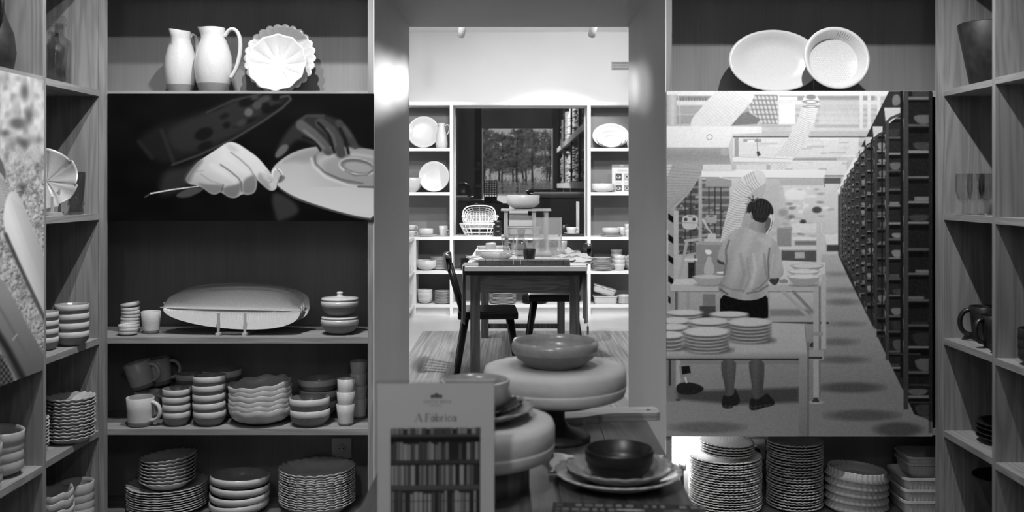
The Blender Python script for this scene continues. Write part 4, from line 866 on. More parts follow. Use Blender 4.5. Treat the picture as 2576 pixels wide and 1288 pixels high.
# workshop bay: bottom shelf
ruf = plate_mesh(.1375, .017, 44, .016, .0016, 264, 'ceramic_soft', 'sin', name='ruffled_plate', well=.72)
ruf2 = plate_mesh(.1035, .017, 34, .018, .0016, 204, 'ceramic_soft', 'sin', name='ruffled_plate', well=.66)
ruf3 = plate_mesh(.1055, .018, 34, .016, .0018, 204, 'ceramic_mid', 'sin', name='ruffled_plate', well=.66)
xa, ya = at(1824, 3.82), 3.82
stack(ruf, 21, (xa, ya, Z0), .0094, 'ruffled_plate', 'large ruffled plate in the bright tall stack next to the glowing lamp', 'plate', 'tall stack of large ruffled plates', .006, .0015)
for k in range(5):
    o = put('ruffled_plate', ruf2, None, (xa + .006, ya + .004, Z0 + 21 * .0094 + .004 + .0098 * k), (0, R(2.2), .02 * k)); tag(o, nth('smaller ruffled plate in the short pile on top of the large plates', k, 5), 'plate', 'short pile of small ruffled plates')
stack(ruf3, 24, (at(1999, 3.83), 3.83, Z0), .0104, 'ruffled_plate', 'small ruffled plate in the shaded tall stack beside the black plug', 'plate', 'shaded tall stack of small ruffled plates', .012, .002)
flut = bowl_mesh(.109, .050, 34, .008, .0012, 204, 'ceramic_mid', 'sin', name='fluted_dish', foot=.78, belly=.95)
for k in range(5):
    o = put('fluted_dish', flut, None, (at(2153, 3.80), 3.80, Z0 + .0005 + .0275 * k), (0, R(1.0 + .9 * k if k else 0), .02 * k)); tag(o, nth('deep fluted dish in the stack between plates and oblong dishes', k, 5), 'dish', 'stack of fluted dishes')
def oblong(L, Wd, h, mat='ceramic_soft', rib=0):
    def ring(l, w_, r_, z, n=7):
        P = []
        for cx, cy, a0 in ((l / 2 - r_, w_ / 2 - r_, 0), (-l / 2 + r_, w_ / 2 - r_, 90), (-l / 2 + r_, -w_ / 2 + r_, 180), (l / 2 - r_, -w_ / 2 + r_, 270)):
            for k in range(n + 1):
                a = R(a0 + 90 * k / n); P.append((cx + r_ * math.cos(a), cy + r_ * math.sin(a), z))
        return P
    t = .006; rows = [ring(L * .84, Wd * .80, .02, 0), ring(L * .90, Wd * .88, .024, h * .2), ring(L * .95, Wd * .93, .026, h * .8), ring(L, Wd, .03, h * .86), ring(L, Wd, .03, h), ring(L - 2 * t, Wd - 2 * t, .026, h), ring(L * .88, Wd * .84, .02, h * .25), ring(L * .80, Wd * .74, .016, t)]
    vs = sum(rows, []); n = len(rows[0]); fs = [(i * n + k, i * n + (k + 1) % n, (i + 1) * n + (k + 1) % n, (i + 1) * n + k) for i in range(len(rows) - 1) for k in range(n)]
    fs += [tuple(range(n))[::-1], tuple((len(rows) - 1) * n + k for k in range(n))]
    mb = MB().add(vs, fs)
    if rib:
        m = int(L * .8 / .013)
        for s_ in (-1, 1):
            for k in range(m):
                x = -L * .4 + L * .8 * k / (m - 1); y = s_ * Wd * .455; mb.bar((x, y * .965, h * .18), (x, y * 1.03, h * .80), .006, .005)
    return mb.mesh('oblong_dish', mat)
obl = oblong(.29, .20, .062, 'ceramic_soft', 1); obl2 = oblong(.25, .17, .055, 'ceramic_soft', 1)
xo = at(2325, 3.80) + .03
for k in range(3):
    single('oblong_dish', obl, (xo, 3.80, Z0 + .0005 + .043 * k), nth('ribbed oblong baking dish in the front pile in the bay corner', k, 3), 'baking dish', group='front pile of oblong dishes')
for k in range(2):
    single('oblong_dish', obl2, (xo + .02, 3.845, Z0 + .0015 + .129 + .026 * k), nth('smaller oblong baking dish on the ribbed oblong dishes', k, 2), 'baking dish', group='smaller oblong dishes on top')
socket(1900, 1128, 'white socket plate with a black plug behind the ruffled plates', True)
def bulb_lamp():
    D = 3.90; z = Z0; t = thing('bulb_lamp', 'small bare-bulb lamp glowing beside the ruffled plates', 'lamp', (at(1716, D), D, z))
    MB().lathe([(0, 0), (.03, 0), (.03, .012), (.008, .018), (.006, .12), (.015, .125), (.015, .15), (0, .15)], 24).build('base', 'black', t)
    b = MB().lathe([(0, .148), (.012, .15), (.014, .16), (.026, .18), (.03, .20), (.026, .222), (.014, .234), (0, .237)], 24).build('bulb', 'bulb', t)
    return t
bulb_lamp()

# ------------------------------------------------------------------ side shelving, bottle side
def bottle_mesh(Rb, h, nk=.42, mat='glass'):
    o = [(Rb * .9, 0), (Rb, .02 * h), (Rb, .64 * h), (Rb * .93, .70 * h), (Rb * .6, .745 * h), (nk * Rb, .775 * h), (nk * Rb, .90 * h), (nk * Rb * 1.45, .915 * h), (nk * Rb * 1.45, .95 * h), (nk * Rb * 1.1, .955 * h)]
    i = [(nk * Rb * .8, .95 * h), (nk * Rb * .8, .78 * h), (Rb * .9, .66 * h), (Rb * .92, .04 * h), (0, .035 * h)]
    return MB().lathe([(0, 0)] + o + i, 40).mesh('bottle', mat)
def apoth(loc, Rb, h, label):
    t = thing('glass_bottle', label, 'bottle', loc); put('body', bottle_mesh(Rb, h, mat='smoke_glass'), t)
    MB().lathe([(0, .88 * h), (.28 * Rb, .88 * h), (.36 * Rb, .955 * h), (.5 * Rb, .965 * h), (.62 * Rb, 1.0 * h), (.5 * Rb, 1.06 * h), (0, 1.08 * h)], 28).build('stopper', 'glass', t)
apoth((-1.588, 3.42, ZS[4]), .037, .185, 'clear glass bottle with rounded shoulders standing in front of a taller bottle')
apoth((-1.625, 3.53, ZS[4]), .040, .235, 'taller clear glass bottle half hidden behind the front bottle')
def cabbage_leaf():
    nr, seg, Rr = 14, 160, .105; vs = []
    for side in (0, 1):
        for i in range(nr + 1):
            g = i / nr
            for k in range(seg):
                th = 2 * math.pi * k / seg; lob = 1 - abs(math.sin(th * 4.5)) ** .5 * .0 ; saw = ((th * 7 / (2 * math.pi)) % 1)
                rr = Rr * g * (1 + .07 * (saw - .5) * g ** 4); z = .028 * g ** 2 + .006 * math.cos(7 * th) * g * g - .004 * (abs(math.cos(3.5 * th)) ** 16) * (g < .95)
                vs.append((rr * math.cos(th), rr * math.sin(th), z + (.004 if side == 0 else 0)))
    fs = []; n1 = (nr + 1) * seg
    for i in range(nr):
        for k in range(seg):
            a = i * seg + k; b = i * seg + (k + 1) % seg; c = a + seg; d = b + seg; fs += [(a, c, d, b), (n1 + a, n1 + b, n1 + d, n1 + c)]
    for k in range(seg):
        a = nr * seg + k; b = nr * seg + (k + 1) % seg; fs.append((a, n1 + a, n1 + b, b))
    return MB().add(vs, fs, 0, True).mesh('leaf_plate', 'ceramic_mid')
o = stood(118, 3.43, ZS[3] + .118, cabbage_leaf(), 'leaf_plate', 'leaf-shaped plate with notched edge on a small wooden stand', 'plate', 14, rz=R(14), spin=R(40))
peg_stand((-1.603, 3.385, ZS[3]), .062, .066, 'small wooden peg stand carrying the leaf-shaped plate', feet=.08, thick=.009, foot=.018)
tumb = MB().lathe([(0, 0), (.021, 0), (.027, .006), (.0235, .03), (.030, .038), (.0255, .046), (.030, .10), (.033, .152), (.0315, .152), (.028, .10), (.023, .05), (.020, .035), (.023, .01), (0, .008)], 36).mesh('glass_tumbler', 'dark_glass')
single('glass_tumbler', tumb, (at(191, 3.53), 3.53, ZS[3]), 'smoky glass tumbler with a waisted foot beside the leaf plate', 'glass')
wb1 = band_bowl(.0565, .050); wb2 = band_bowl(.046, .044)
stack(wb1, 4, (-1.566, 3.50, ZS[2]), .0315, 'band_bowl', 'banded bowl in the stack of four on the bottle-side shelving', 'bowl', 'stack of four bowls on the side shelving', .01, .001)
stack(wb2, 4, (-1.617, 3.40, ZS[2]), .0285, 'band_bowl', 'small banded bowl in the stack tucked behind the clay photo edge', 'bowl', 'small bowls behind the clay photo', .01, .001)
wp3 = plate_mesh(.0835, .022, 18, .022, .002, 108, 'ceramic_mid', 'sin', name='wavy_dish', well=.7)
stack(wp3, 13, (-1.574, 3.50, ZS[1]), .0112, 'wavy_dish', 'wavy-edged dish in the thick stack on the bottle-side shelving', 'dish', 'thick stack of wavy dishes', .015, .001)
stack(wp3, 9, (-1.665, 3.345, ZS[1]), .0112, 'wavy_dish', 'wavy-edged dish in the stack mostly hidden by the divider', 'dish', 'stack of wavy dishes by the divider', .015, .001)
wb3 = bowl_mesh(.085, .055, 9, .02, .004, 90, 'ceramic_mid', 'sin', name='wavy_bowl', foot=.4, belly=.6)
for k in range(6): single('wavy_bowl', wb3, (-1.612, 3.42, ZS[0] + .0005 + .026 * k), nth('wavy bowl in the tilted stack low on the bottle-side shelving', k, 6), 'bowl', (0, R(-4 * (k > 3)), .03 * k), 'tilted wavy bowls low on the side shelving')
plb = bowl_mesh(.060, .055, seg=40, mat='ceramic_mid', name='plain_bowl', foot=.5, belly=.8)
stack(plb, 5, (-1.583, 3.575, ZS[0]), .0295, 'plain_bowl', 'plain grey bowl in the stack beside the tilted wavy bowls', 'bowl', 'plain bowls low on the side shelving', .01, .001)
pb2 = bowl_mesh(.070, .052, seg=44, mat='ceramic_mid', name='plain_bowl', foot=.5, belly=.8)
for k in range(4): single('plain_bowl', pb2, (-1.607, 3.085, ZS[1] + .0005 + .030 * k), nth('grey bowl in the rear stack below the clay photo', k, 4), 'bowl', (0, R(-5 * (k == 3)), k), 'rear grey bowls below the clay photo')
for k in range(4): single('plain_bowl', pb2, (-1.597, 2.935, ZS[1] + .0005 + .026 * k), nth('grey bowl in the front stack below the clay photo', k, 4), 'bowl', (0, 0, k), 'front grey bowls below the clay photo')
t = thing('dark_jug', 'dark glazed jug standing above the clay photo', 'jug', (-1.632, 3.06, ZS[4]))
MB().lathe([(0, 0), (.06, 0), (.075, .01), (.083, .06), (.076, .12), (.055, .17), (.045, .21), (.055, .26), (.05, .26), (.04, .21), (.07, .1), (.06, .02), (0, .015)], 44).build('body', 'dark_clay', t)
MB().tube(spline([(.04, 0, .235), (.075, 0, .24), (.105, 0, .21), (.10, 0, .16), (.074, 0, .125)]), .008, 8).build('handle', 'dark_clay', t).rotation_euler = (0, 0, R(-40))

# ------------------------------------------------------------------ side shelving, dark stoneware side
o = single('flared_pot', MB().lathe([(0, 0), (.070, 0), (.076, .006), (.125, .212), (.122, .216), (.117, .212), (.069, .012), (0, .01)], 40, 4, .03, mode='sin', R0=.125).mesh('flared_pot', 'dark_clay'), (1.676, 3.50, ZS[4]), 'dark glossy flared pot standing above the stemmed glasses', 'pot', (0, R(2), R(20)))
wine = MB().lathe([(0, 0), (.026, 0), (.027, .003), (.006, .008), (.004, .03), (.006, .042), (.022, .055), (.029, .085), (.0285, .146), (.0275, .146), (.0275, .085), (.02, .058), (0, .05)], 36).mesh('stem_glass', 'glass')
for (px, D), lb in zip(((2425, 3.53), (2455, 3.50), (2484, 3.47), (2478, 3.57)), ('short-stemmed wine glass standing next to the corner post', 'short-stemmed wine glass second from the corner post', 'short-stemmed wine glass touching the divider', 'short-stemmed wine glass behind the other three')):
    single('stem_glass', wine, (at(px, D), D, ZS[3]), lb, 'glass', group='stemmed glasses')
dm = cup_mesh(.049, .112, .74, ('dark_glaze', 'dark_clay')); dh = handle_mesh(.044, .02, .10, .034, .008, 'dark_glaze')
mug((1.655, 3.44, ZS[2]), R(188), 'dark stoneware mug with its handle towards the post', bm=dm, hm=dh); mug((1.690, 3.585, ZS[2]), R(160), 'dark stoneware mug behind the first, its handle curling upward', bm=dm, hm=dh, sc=1.12)
single('dip_dish', bowl_mesh(.027, .028, seg=28, mat='dark_glaze', foot=.7, belly=.9, name='dip_dish'), (1.612, 3.325, ZS[2]), 'tiny dark dish beside the dark mugs', 'dish')
dp = plate_mesh(.105, .020, mat='dark_glaze', name='dark_plate', seg=56)
stack(dp, 4, (1.722, 3.48, ZS[1]), .0165, 'dark_plate', 'dark glossy plate with pale rim line in the stack of four', 'plate', 'stack of dark plates', .01, .001)
single('dark_crock', MB().lathe([(0, 0), (.085, 0), (.098, .02), (.11, .22), (.108, .226), (.103, .22), (.09, .03), (0, .02)], 48).mesh('dark_crock', 'dark_clay'), (1.707, 3.47, ZS[0]), 'large dark crock standing below the dark plates', 'pot')
db = bowl_mesh(.062, .052, seg=40, mat='dark_glaze', name='dark_bowl', foot=.55, belly=.8)
stack(db, 3, (1.632, 3.10, ZS[2]), .030, 'dark_bowl', 'dark bowl in the stack of three beyond the divider', 'bowl', 'stack of dark bowls', .01, .001)

# ------------------------------------------------------------------ front table
TZ = .690; TX0, TX1, TY0, TY1 = -.298, .340, 1.30, 2.672
t = thing('display_table', 'worn dark wooden table carrying the sign and the white wheel discs', 'table', ((TX0 + TX1) / 2, (TY0 + TY1) / 2, 0))
hx, hy = (TX1 - TX0) / 2, (TY1 - TY0) / 2; npl = 5
for k in range(npl):
    a = -hx + 2 * hx * k / npl; b = -hx + 2 * hx * (k + 1) / npl
    bx('plank', 'table_top', t, a + (.0006 if k else 0), b - (.0006 if k < npl - 1 else 0), -hy, hy, TZ - .03, TZ, b=.0015)
bx('apron', 'table_top', t, -hx + .03, hx - .03, -hy + .03, -hy + .05, TZ - .12, TZ - .03); bx('apron', 'table_top', t, -hx + .03, hx - .03, hy - .05, hy - .03, TZ - .12, TZ - .03)
bx('apron', 'table_top', t, -hx + .03, -hx + .05, -hy + .05, hy - .05, TZ - .12, TZ - .03); bx('apron', 'table_top', t, hx - .05, hx - .03, -hy + .05, hy - .05, TZ - .12, TZ - .03)
for sx_ in (-1, 1):
    for sy_ in (-1, 1): bx('leg', 'old_leg', t, sx_ * (hx - .045) - .025, sx_ * (hx - .045) + .025, sy_ * (hy - .045) - .025, sy_ * (hy - .045) + .025, 0, TZ - .03)
# pedestals with plaster discs
def disc_mesh(Rr, th):
    return MB().lathe([(0, 0), (Rr * .88, 0), (Rr * .965, .006), (Rr * .99, th * .22), (Rr, th * .34), (Rr, th * .395), (Rr * .994, th * .408), (Rr * .994, th * .418), (Rr, th * .44), (Rr, th * .8), (Rr * .975, th * .95), (Rr * .9, th), (Rr * .70, th - .001), (Rr * .68, th - .004), (Rr * .2, th - .004), (0, th - .004)], 72).mesh('disc', 'plaster')
def pedestal(loc, Rr, th, zt, stem, base, label, wide=False):
    t = thing('pedestal', label, 'pedestal', loc); z0 = zt - th - loc[2]
    if not wide:
        MB().lathe([(0, 0), (base, 0), (base * 1.02, .008), (base * .9, .016), (base * .55, .026), (stem * 1.35, .036), (stem, .05), (stem, z0 - .025), (stem * 1.2, z0 - .02), (Rr * .62, z0 - .014), (Rr * .66, z0), (0, z0)], 48).build('stem', 'stand_dark', t)
    else:
        MB().lathe([(0, 0), (base, 0), (base, z0), (0, z0)], 48).build('stem', 'stump', t)
    put('disc', disc_mesh(Rr, th), t, (0, 0, z0))
pedestal((.092, 2.40, TZ), .172, .076, .870, .024, .085, 'white plaster disc on a dark turned pedestal, holding a shallow grey bowl')
pedestal((-.092, 2.03, TZ), .170, .078, .828, .05, .118, 'white plaster disc on a wooden block, holding a bowl on two plates', True)
shb = MB().lathe([(0, 0), (.06, 0), (.066, .004), (.092, .022), (.1015, .036), (.1035, .038), (.1045, .052), (.100, .064), (.097, .063), (.098, .05), (.09, .03), (.06, .01), (0, .008)], 64, mats=[1, 1, 1, 1] + [0] * 8).mesh('shallow_bowl', ['bowl_grey', 'bowl_low'])
single('shallow_bowl', shb, (.092, 2.40, .8665), 'shallow grey bowl with clear glossy inside on the tall pedestal', 'bowl')
lp2 = plate_mesh(.120, .026, 20, .03, .002, 160, 'bowl_grey', 'scallop', name='lobed_plate'); lp3 = plate_mesh(.098, .022, 16, .04, .002, 128, 'dark_glaze', 'scallop', name='lobed_plate')
single('lobed_plate', lp2, (-.088, 2.03, .8245), 'lobed grey plate lying on the wooden-block pedestal', 'plate'); single('lobed_plate', lp3, (-.088, 2.03, .8345), 'dark lobed plate under the bowl behind the sign', 'plate', (0, 0, .2))
single('deep_bowl', bowl_mesh(.0715, .062, seg=56, mat='bowl_grey', name='deep_bowl', foot=.6, belly=.9), (-.086, 2.04, .8405), 'smooth grey bowl standing on the dark lobed plate behind the sign', 'bowl')
# serving board with handle
def board():
    P = [(-.30, -.085), (-.05, -.085), (.015, -.075), (.06, -.045), (.10, -.035), (.215, -.035), (.226, -.026), (.226, .026), (.215, .035), (.10, .035), (.06, .045), (.015, .075), (-.05, .085), (-.30, .085), (-.315, .07), (-.315, -.07)]
    n = len(P); vs = [(x, y, 0) for x, y in P] + [(x, y, .021) for x, y in P]; fs = [tuple(range(n))[::-1], tuple(range(n, 2 * n))] + [(k, (k + 1) % n, n + (k + 1) % n, n + k) for k in range(n)]
    mb = MB().add(vs, fs); return mb.mesh('serving_board', 'board_wood')
t = thing('serving_board', 'pale wooden serving board with a handle reaching past the table edge', 'board', (.148, 2.610, TZ + .0004), R(4)); put('slab', board(), t); MB().lathe([(0, 0), (.006, 0), (.006, .0006), (0, .0006)], 16).build('hang_hole', 'dark_clay', t, loc=(.20, 0, .021))
# plate setting
cx, cy = .208, 2.04
def napkin_mesh(w_, d_, z=.010, seed=1, n=14, m=12):
    rs = random.Random(seed); ph = [rs.uniform(0, 6) for _ in range(6)]; vs = []; n1 = (n + 1) * (m + 1)
    for top in (1, 0):
        for i in range(n + 1):
            for j in range(m + 1):
                u, v = i / n * 2 - 1, j / m * 2 - 1; hz = .004 + z * (.5 + .5 * math.sin(3.1 * u + ph[0]) * math.cos(2.3 * v + ph[1])) * (.4 + .6 * abs(math.sin(5 * u + 4 * v + ph[2])))
                vs.append((u * w_ / 2 * (1 + .04 * math.sin(5 * v + ph[3])), v * d_ / 2 * (1 + .04 * math.sin(4 * u + ph[4])), hz if top else 0))
    fs = []; st = m + 1
    for i in range(n):
        for j in range(m):
            a = i * st + j; fs += [(a, a + st, a + st + 1, a + 1), (n1 + a, n1 + a + 1, n1 + a + st + 1, n1 + a + st)]
    ring = [i * st for i in range(n + 1)] + [n * st + j for j in range(1, m + 1)] + [i * st + m for i in range(n - 1, -1, -1)] + [j for j in range(m - 1, 0, -1)]
    for a, b in zip(ring, ring[1:] + ring[:1]): fs.append((a, b, n1 + b, n1 + a))
    return MB().add(vs, fs, 0, True).mesh('napkin', 'linen')
single('napkin', napkin_mesh(.25, .13, .009, 4), (cx - .008, cy + .118, TZ + .0004), 'folded pale linen napkin behind the dark bowl setting', 'napkin', (0, 0, R(-4)))
single('scalloped_plate', plate_mesh(.1285, .026, 26, .025, .0012, 208, 'ceramic_mid', 'scallop', name='scalloped_plate'), (cx, cy, TZ + .0005), 'large scalloped grey plate lowest in the setting at the table corner', 'plate')
single('lobed_plate', plate_mesh(.109, .028, 18, .035, .002, 144, 'bowl_grey', 'scallop', name='lobed_plate'), (cx + .003, cy + .004, TZ + .0085), 'darker lobed plate between the scalloped plate and the dark bowl', 'plate')
single('dark_bowl', MB().lathe([(0, 0), (.045, 0), (.05, .003), (.064, .018), (.0685, .03), (.070, .0305), (.0705, .052), (.069, .056), (.067, .055), (.066, .03), (.05, .01), (0, .008)], 56).mesh('dark_bowl', 'dark_glaze'), (cx + .003, cy + .008, TZ + .0165), 'dark straight-sided bowl on top of the plate setting', 'bowl')
# sign in an acrylic holder and the catalogue
def paint_sign(A, x0, y0, x1, y1):
    rs = random.Random(11)
    A.rect(x0 - 5, y0 - 5, x1 + 5, y1 + 5, 196, 1)
    # crest: three small rounded roofs, brand line and small line
    for cx_, r_, h_ in ((1088, 6, 6), (1098, 7, 9), (1108, 6, 6)): A.smooth([(cx_ - r_, 1000), (cx_ - r_ * .8, 1000 - h_), (cx_, 1000 - h_ * 1.35), (cx_ + r_ * .8, 1000 - h_), (cx_ + r_, 1000)], 84, .9)
    A.line([(1084, 1001), (1112, 1001)], 1.5, 90, .6)
    def glyph(strokes, ox, oy, w_, h_, v, a=1, soft=.6):
        for (p, wd) in strokes: A.line([(ox + x * w_, oy + y * h_) for x, y in p], wd, v, soft, a)
    tk, th = 2.0, .9
    G = {'C': [([(1, .15), (.7, 0), (.3, .05), (.05, .35), (.05, .65), (.3, .95), (.7, 1), (1, .85)], 1.3)], 'O': [([(.5, 0), (.1, .2), (0, .5), (.1, .8), (.5, 1), (.9, .8), (1, .5), (.9, .2), (.5, 0)], 1.3)], 'S': [([(.95, .12), (.5, 0), (.1, .2), (.3, .45), (.75, .58), (.9, .8), (.5, 1), (.05, .88)], 1.3)], 'T': [([(0, 0), (1, 0)], 1.2), ([(.5, 0), (.5, 1)], 1.4)], 'A': [([(0, 1), (.5, 0)], .9), ([(.5, 0), (1, 1)], 1.7), ([(.2, .65), (.8, .65)], .8)], 'N': [([(0, 1), (0, 0)], .9), ([(0, 0), (1, 1)], 1.6), ([(1, 1), (1, 0)], .9)], 'V': [([(0, 0), (.5, 1)], 1.6), ([(.5, 1), (1, 0)], .9)], 'P': [([(0, 0), (0, 1)], 1), ([(0, 0), (.8, .1), (.8, .4), (0, .5)], 1)], 'R': [([(0, 0), (0, 1)], 1), ([(0, 0), (.8, .1), (.8, .4), (0, .5), (.9, 1)], 1)], 'U': [([(0, 0), (0, .8), (.5, 1), (1, .8), (1, 0)], 1)], 'G': [([(1, .15), (.5, 0), (0, .5), (.5, 1), (1, .85), (1, .55), (.6, .55)], 1)], 'L': [([(0, 0), (0, 1), (.9, 1)], 1)]}
    ox = 1066
    for ch in 'COSTA NOVA':
        if ch != ' ': glyph(G[ch], ox, 1007, 5.2, 7, 120, .85)
        ox += 7.2 if ch != ' ' else 5
    ox = 1082
    for ch in 'PORTUGAL': glyph(G[ch], ox, 1018, 2.8, 3.6, 150, .7, .5); ox += 4
    # A Fabrica, thick and thin strokes
    b, xh, cap = 1060, 1048, 1041
    k = 82
    A.line([(1045, b), (1053.5, cap)], .9, k, .6); A.line([(1053.5, cap), (1060.5, b)], 2.7, k, .6); A.line([(1048, 1054), (1058, 1054)], .8, k, .5); A.line([(1043, b), (1048, b)], .8, k, .5); A.line([(1058, b), (1063, b)], .8, k, .5)
    A.line([(1073, cap), (1072, b)], 2.7, k, .6); A.line([(1071, cap), (1082.5, cap), (1083, 1044)], 1.0, k, .5); A.line([(1073, 1050), (1079, 1050)], .9, k, .5); A.line([(1070, b), (1076, b)], .8, k, .5)
    def ring(x, w_): A.ell(x, 1054, w_, 6.2, k, .6, 1, 0, .66)
    ring(1087.5, 4.6); A.line([(1092.5, xh), (1092.5, b)], 2.3, k, .6); A.line([(1088, 1044), (1091, 1040.5)], 1.2, k, .5)
    A.line([(1097.5, cap - 1), (1097.5, b)], 2.3, k, .6); ring(1103, 5.2)
    A.line([(1111.5, xh), (1111.5, b)], 2.3, k, .6); A.line([(1112, 1051), (1115, xh), (1117.5, 1049)], 1.2, k, .6)
    A.line([(1121.5, xh + .5), (1121.5, b)], 2.3, k, .6); A.ell(1121.5, 1043.5, 1.5, 1.5, k, .5)
    A.line([(1134, 1050.5), (1131, xh), (1127.5, 1050), (1126.3, 1054), (1127.5, 1058), (1131, b), (1134.5, 1057.5)], 1.7, k, .6)
    ring(1141.5, 4.6); A.line([(1146.5, xh), (1146.5, b)], 2.3, k, .6); A.line([(1146.5, b), (1149, b)], .8, k, .5)
    # photo of a filled bookcase
    X0, X1 = 983, 1208; A.rect(X0, 1078, X1, y1 + 10, 40, 1)
    def row(ya, yb, lo, hi, top=False):
        x = X0 + 2
        while x < X1 - 6:
            w_ = rs.uniform(4, 11)
            if rs.random() < .82:
                v = rs.choice((lo, hi, (lo + hi) / 2, hi * .9)); yt = ya + (0 if top else rs.uniform(0, 9)); A.rect(x, yt, min(x + w_, X1), yb, v, 1.1); A.line([(x + w_, yt), (x + w_, yb)], 1, 34, .8, .7)
            x += w_ + rs.uniform(0, 3)
    row(1076, 1092, 80, 150, True); A.rect(X0, 1093, X1, 1098, 78, 1); A.rect(X0, 1099, X1, 1112, 26, 2)
    row(1110, 1157, 84, 158); A.rect(X0, 1158, X1, 1166, 62, 1); A.rect(X0, 1167, X1, 1172, 22, 1)
    row(1170, 1220, 92, 160, True); A.rect(X0, 1220, X1, 1232, 84, 1.5); row(1233, 1290, 80, 160); A.rect(X0, 1258, X1, 1262, 60, 1, .4)
    row(1296, y1, 70, 140)
D = 1.78; a = W(950, 1326, D); b = W(1243, 964, D); wd = b.x - a.x; hh = b.z - TZ
t = thing('sign_holder', 'acrylic table sign printed A Fábrica above a photo of full shelves', 'sign', ((a.x + b.x) / 2, D, TZ), R(2.0))
bx('front_sheet', 'acrylic', t, -wd / 2 - .003, wd / 2 + .003, -.004, -.002, .002, hh + .003); bx('back_sheet', 'acrylic', t, -wd / 2 - .003, wd / 2 + .003, .002, .004, .002, hh + .003)
bx('foot', 'acrylic', t, -wd / 2 - .003, wd / 2 + .003, -.004, .07, 0, .003); bx('paper_back', 'paper', t, -wd / 2, wd / 2, 0, .001, .003, hh)
ybot = CY + (EYE - TZ - .003) * F / D
X, Y = np.meshgrid(np.linspace(950, 1243, 294), np.linspace(964, ybot, 362)); cv = Canvas(X, Y, 150); paint_sign(cv, 950, 964, 1243, ybot)
P = np.stack([(X - CX) * D / F - (a.x + b.x) / 2, np.full_like(X, -.0004), EYE - (Y - CY) * D / F - TZ], -1)
put('printed_sheet', print_mesh('printed_sheet', P, cv, .95), t)
bx('top_edge', 'acrylic', t, -wd / 2 - .003, wd / 2 + .003, -.004, .004, hh + .003, hh + .006)
def catalogue():
    L, Dp = .285, .20; t = thing('catalogue', 'dark catalogue lying by the plate setting, full of small shelf photos', 'book', (.205, 1.79, TZ), R(-4))
    bx('pages', 'paper', t, -L / 2, L / 2, -Dp / 2, Dp / 2, .0004, .007); X, Y = np.meshgrid(np.linspace(0, 285, 286), np.linspace(0, 200, 201)); cv = Canvas(X, Y, 52); rs = random.Random(5)
    for r_ in range(8):
        x = 5
        while x < 276:
            w_ = rs.uniform(7, 17); cv.rect(x, 6 + r_ * 25, x + w_, 22 + r_ * 25, rs.choice((104, 120, 84, 112, 60)), 1.2); x += w_ + rs.uniform(1, 8)
    cv.rect(120, 32, 165, 40, 160, 1.2)
    P = np.stack([X / 1000 - L / 2, Dp / 2 - Y / 1000, np.full_like(X, .0074)], -1); put('cover', print_mesh('cover', P, cv, .9), t)
catalogue()

# ------------------------------------------------------------------ far room shell
RX0, RX1, RY1 = -1.40, 2.20, 10.40
struct('floor_2', 'floor_far', RX0 - .1, RX1 + .1, YR, RY1 + .12, -.1, 0)
struct('ceiling_2', 'wall_white', RX0 - .1, RX1 + .1, YR, RY1 + .12, 2.92, 3.02)
struct('wall_left_2', 'wall_white', RX0 - .1, RX0, YR, RY1, 0, 2.92); struct('wall_right_2', 'wall_white', RX1, RX1 + .1, YR, RY1, 0, 2.92)
struct('wall_near_left_2', 'wall_white', RX0, JL - .0045, YR, YR + .02, 0, 2.92); struct('wall_near_right_2', 'wall_white', JR + .0045, RX1, YR, YR + .02, 0, 2.92); struct('wall_near_top_2', 'wall_white', JL - .0045, JR + .0045, YR, YR + .02, 2.087, 2.92)
NX0, NX1, NZ0, NZ1 = -.644, .712, .793, 2.127
struct('wall_far_top', 'wall_white', RX0, RX1, RY1, RY1 + .12, NZ1, 2.92); struct('wall_far_bottom', 'wall_white', RX0, RX1, RY1, RY1 + .12, 0, NZ0)
struct('wall_far_left', 'wall_white', RX0, NX0, RY1, RY1 + .12, NZ0, NZ1); struct('wall_far_right', 'wall_white', NX1, RX1, RY1, RY1 + .12, NZ0, NZ1)
struct('window_1', 'pane', NX0, NX1, RY1 + .05, RY1 + .056, NZ0, NZ1, label='inner window looking into the dark warehouse')
YS = 10.06; BS = F / YS
def xb(px, D=YS): return (px - CX) * D / F
ZB = [.109, .447, .793, 1.244, 1.694]; ZT = 2.157; BT = .030
t = thing('white_shelf_unit', 'long white shelf unit around the warehouse window', 'shelving', (0, RY1, 0))
def p(nm, mat, a, b, c, d, e, f): bx(nm, mat, t, a, b, c - RY1, d - RY1, e, f)
ups = [RX0 + .016, -.662, .732, 2.18]; yb0 = RY1 - .012
for k, u in enumerate(ups): p('upright', 'shelf_white', u - .016, u + .016, YS, yb0, 0, ZT)
p('upright', 'shelf_white', -1.046, -1.022, YS, yb0, 0, ZB[2] - BT)
p('top_board', 'shelf_white', RX0, 2.196, YS, yb0, ZT, ZT + .004)
for k in range(3):
    a, b = ups[k] + .016, ups[k + 1] - .016
    p('top_panel', 'shelf_white', a, b, YS, yb0, ZT - BT, ZT)
    for i, z in enumerate(ZB):
        if k == 1 and i > 2: continue
        if k == 0 and i < 2: p('shelf', 'shelf_white', a, -1.046, YS, yb0, z - BT, z); p('shelf', 'shelf_white', -1.022, b, YS, yb0, z - BT, z)
        else: p('shelf', 'shelf_white', a, b, YS, yb0, z - BT, z)
    p('plinth', 'shelf_white', a, b if k else -1.046, YS + .05, YS + .065, 0, ZB[0] - BT)
    if k == 0: p('plinth', 'shelf_white', -1.022, b, YS + .05, YS + .065, 0, ZB[0] - BT)
    p('back_panel', 'shelf_back', a, b, yb0, RY1, 0, ZB[2] - BT)
    if k != 1: p('back_panel', 'shelf_back', a, b, yb0, RY1, ZB[2] - BT, ZT)
t = thing('low_side_shelf', 'low white side shelf meeting the long white shelf unit', 'shelving', (-1.034, YS, 0))
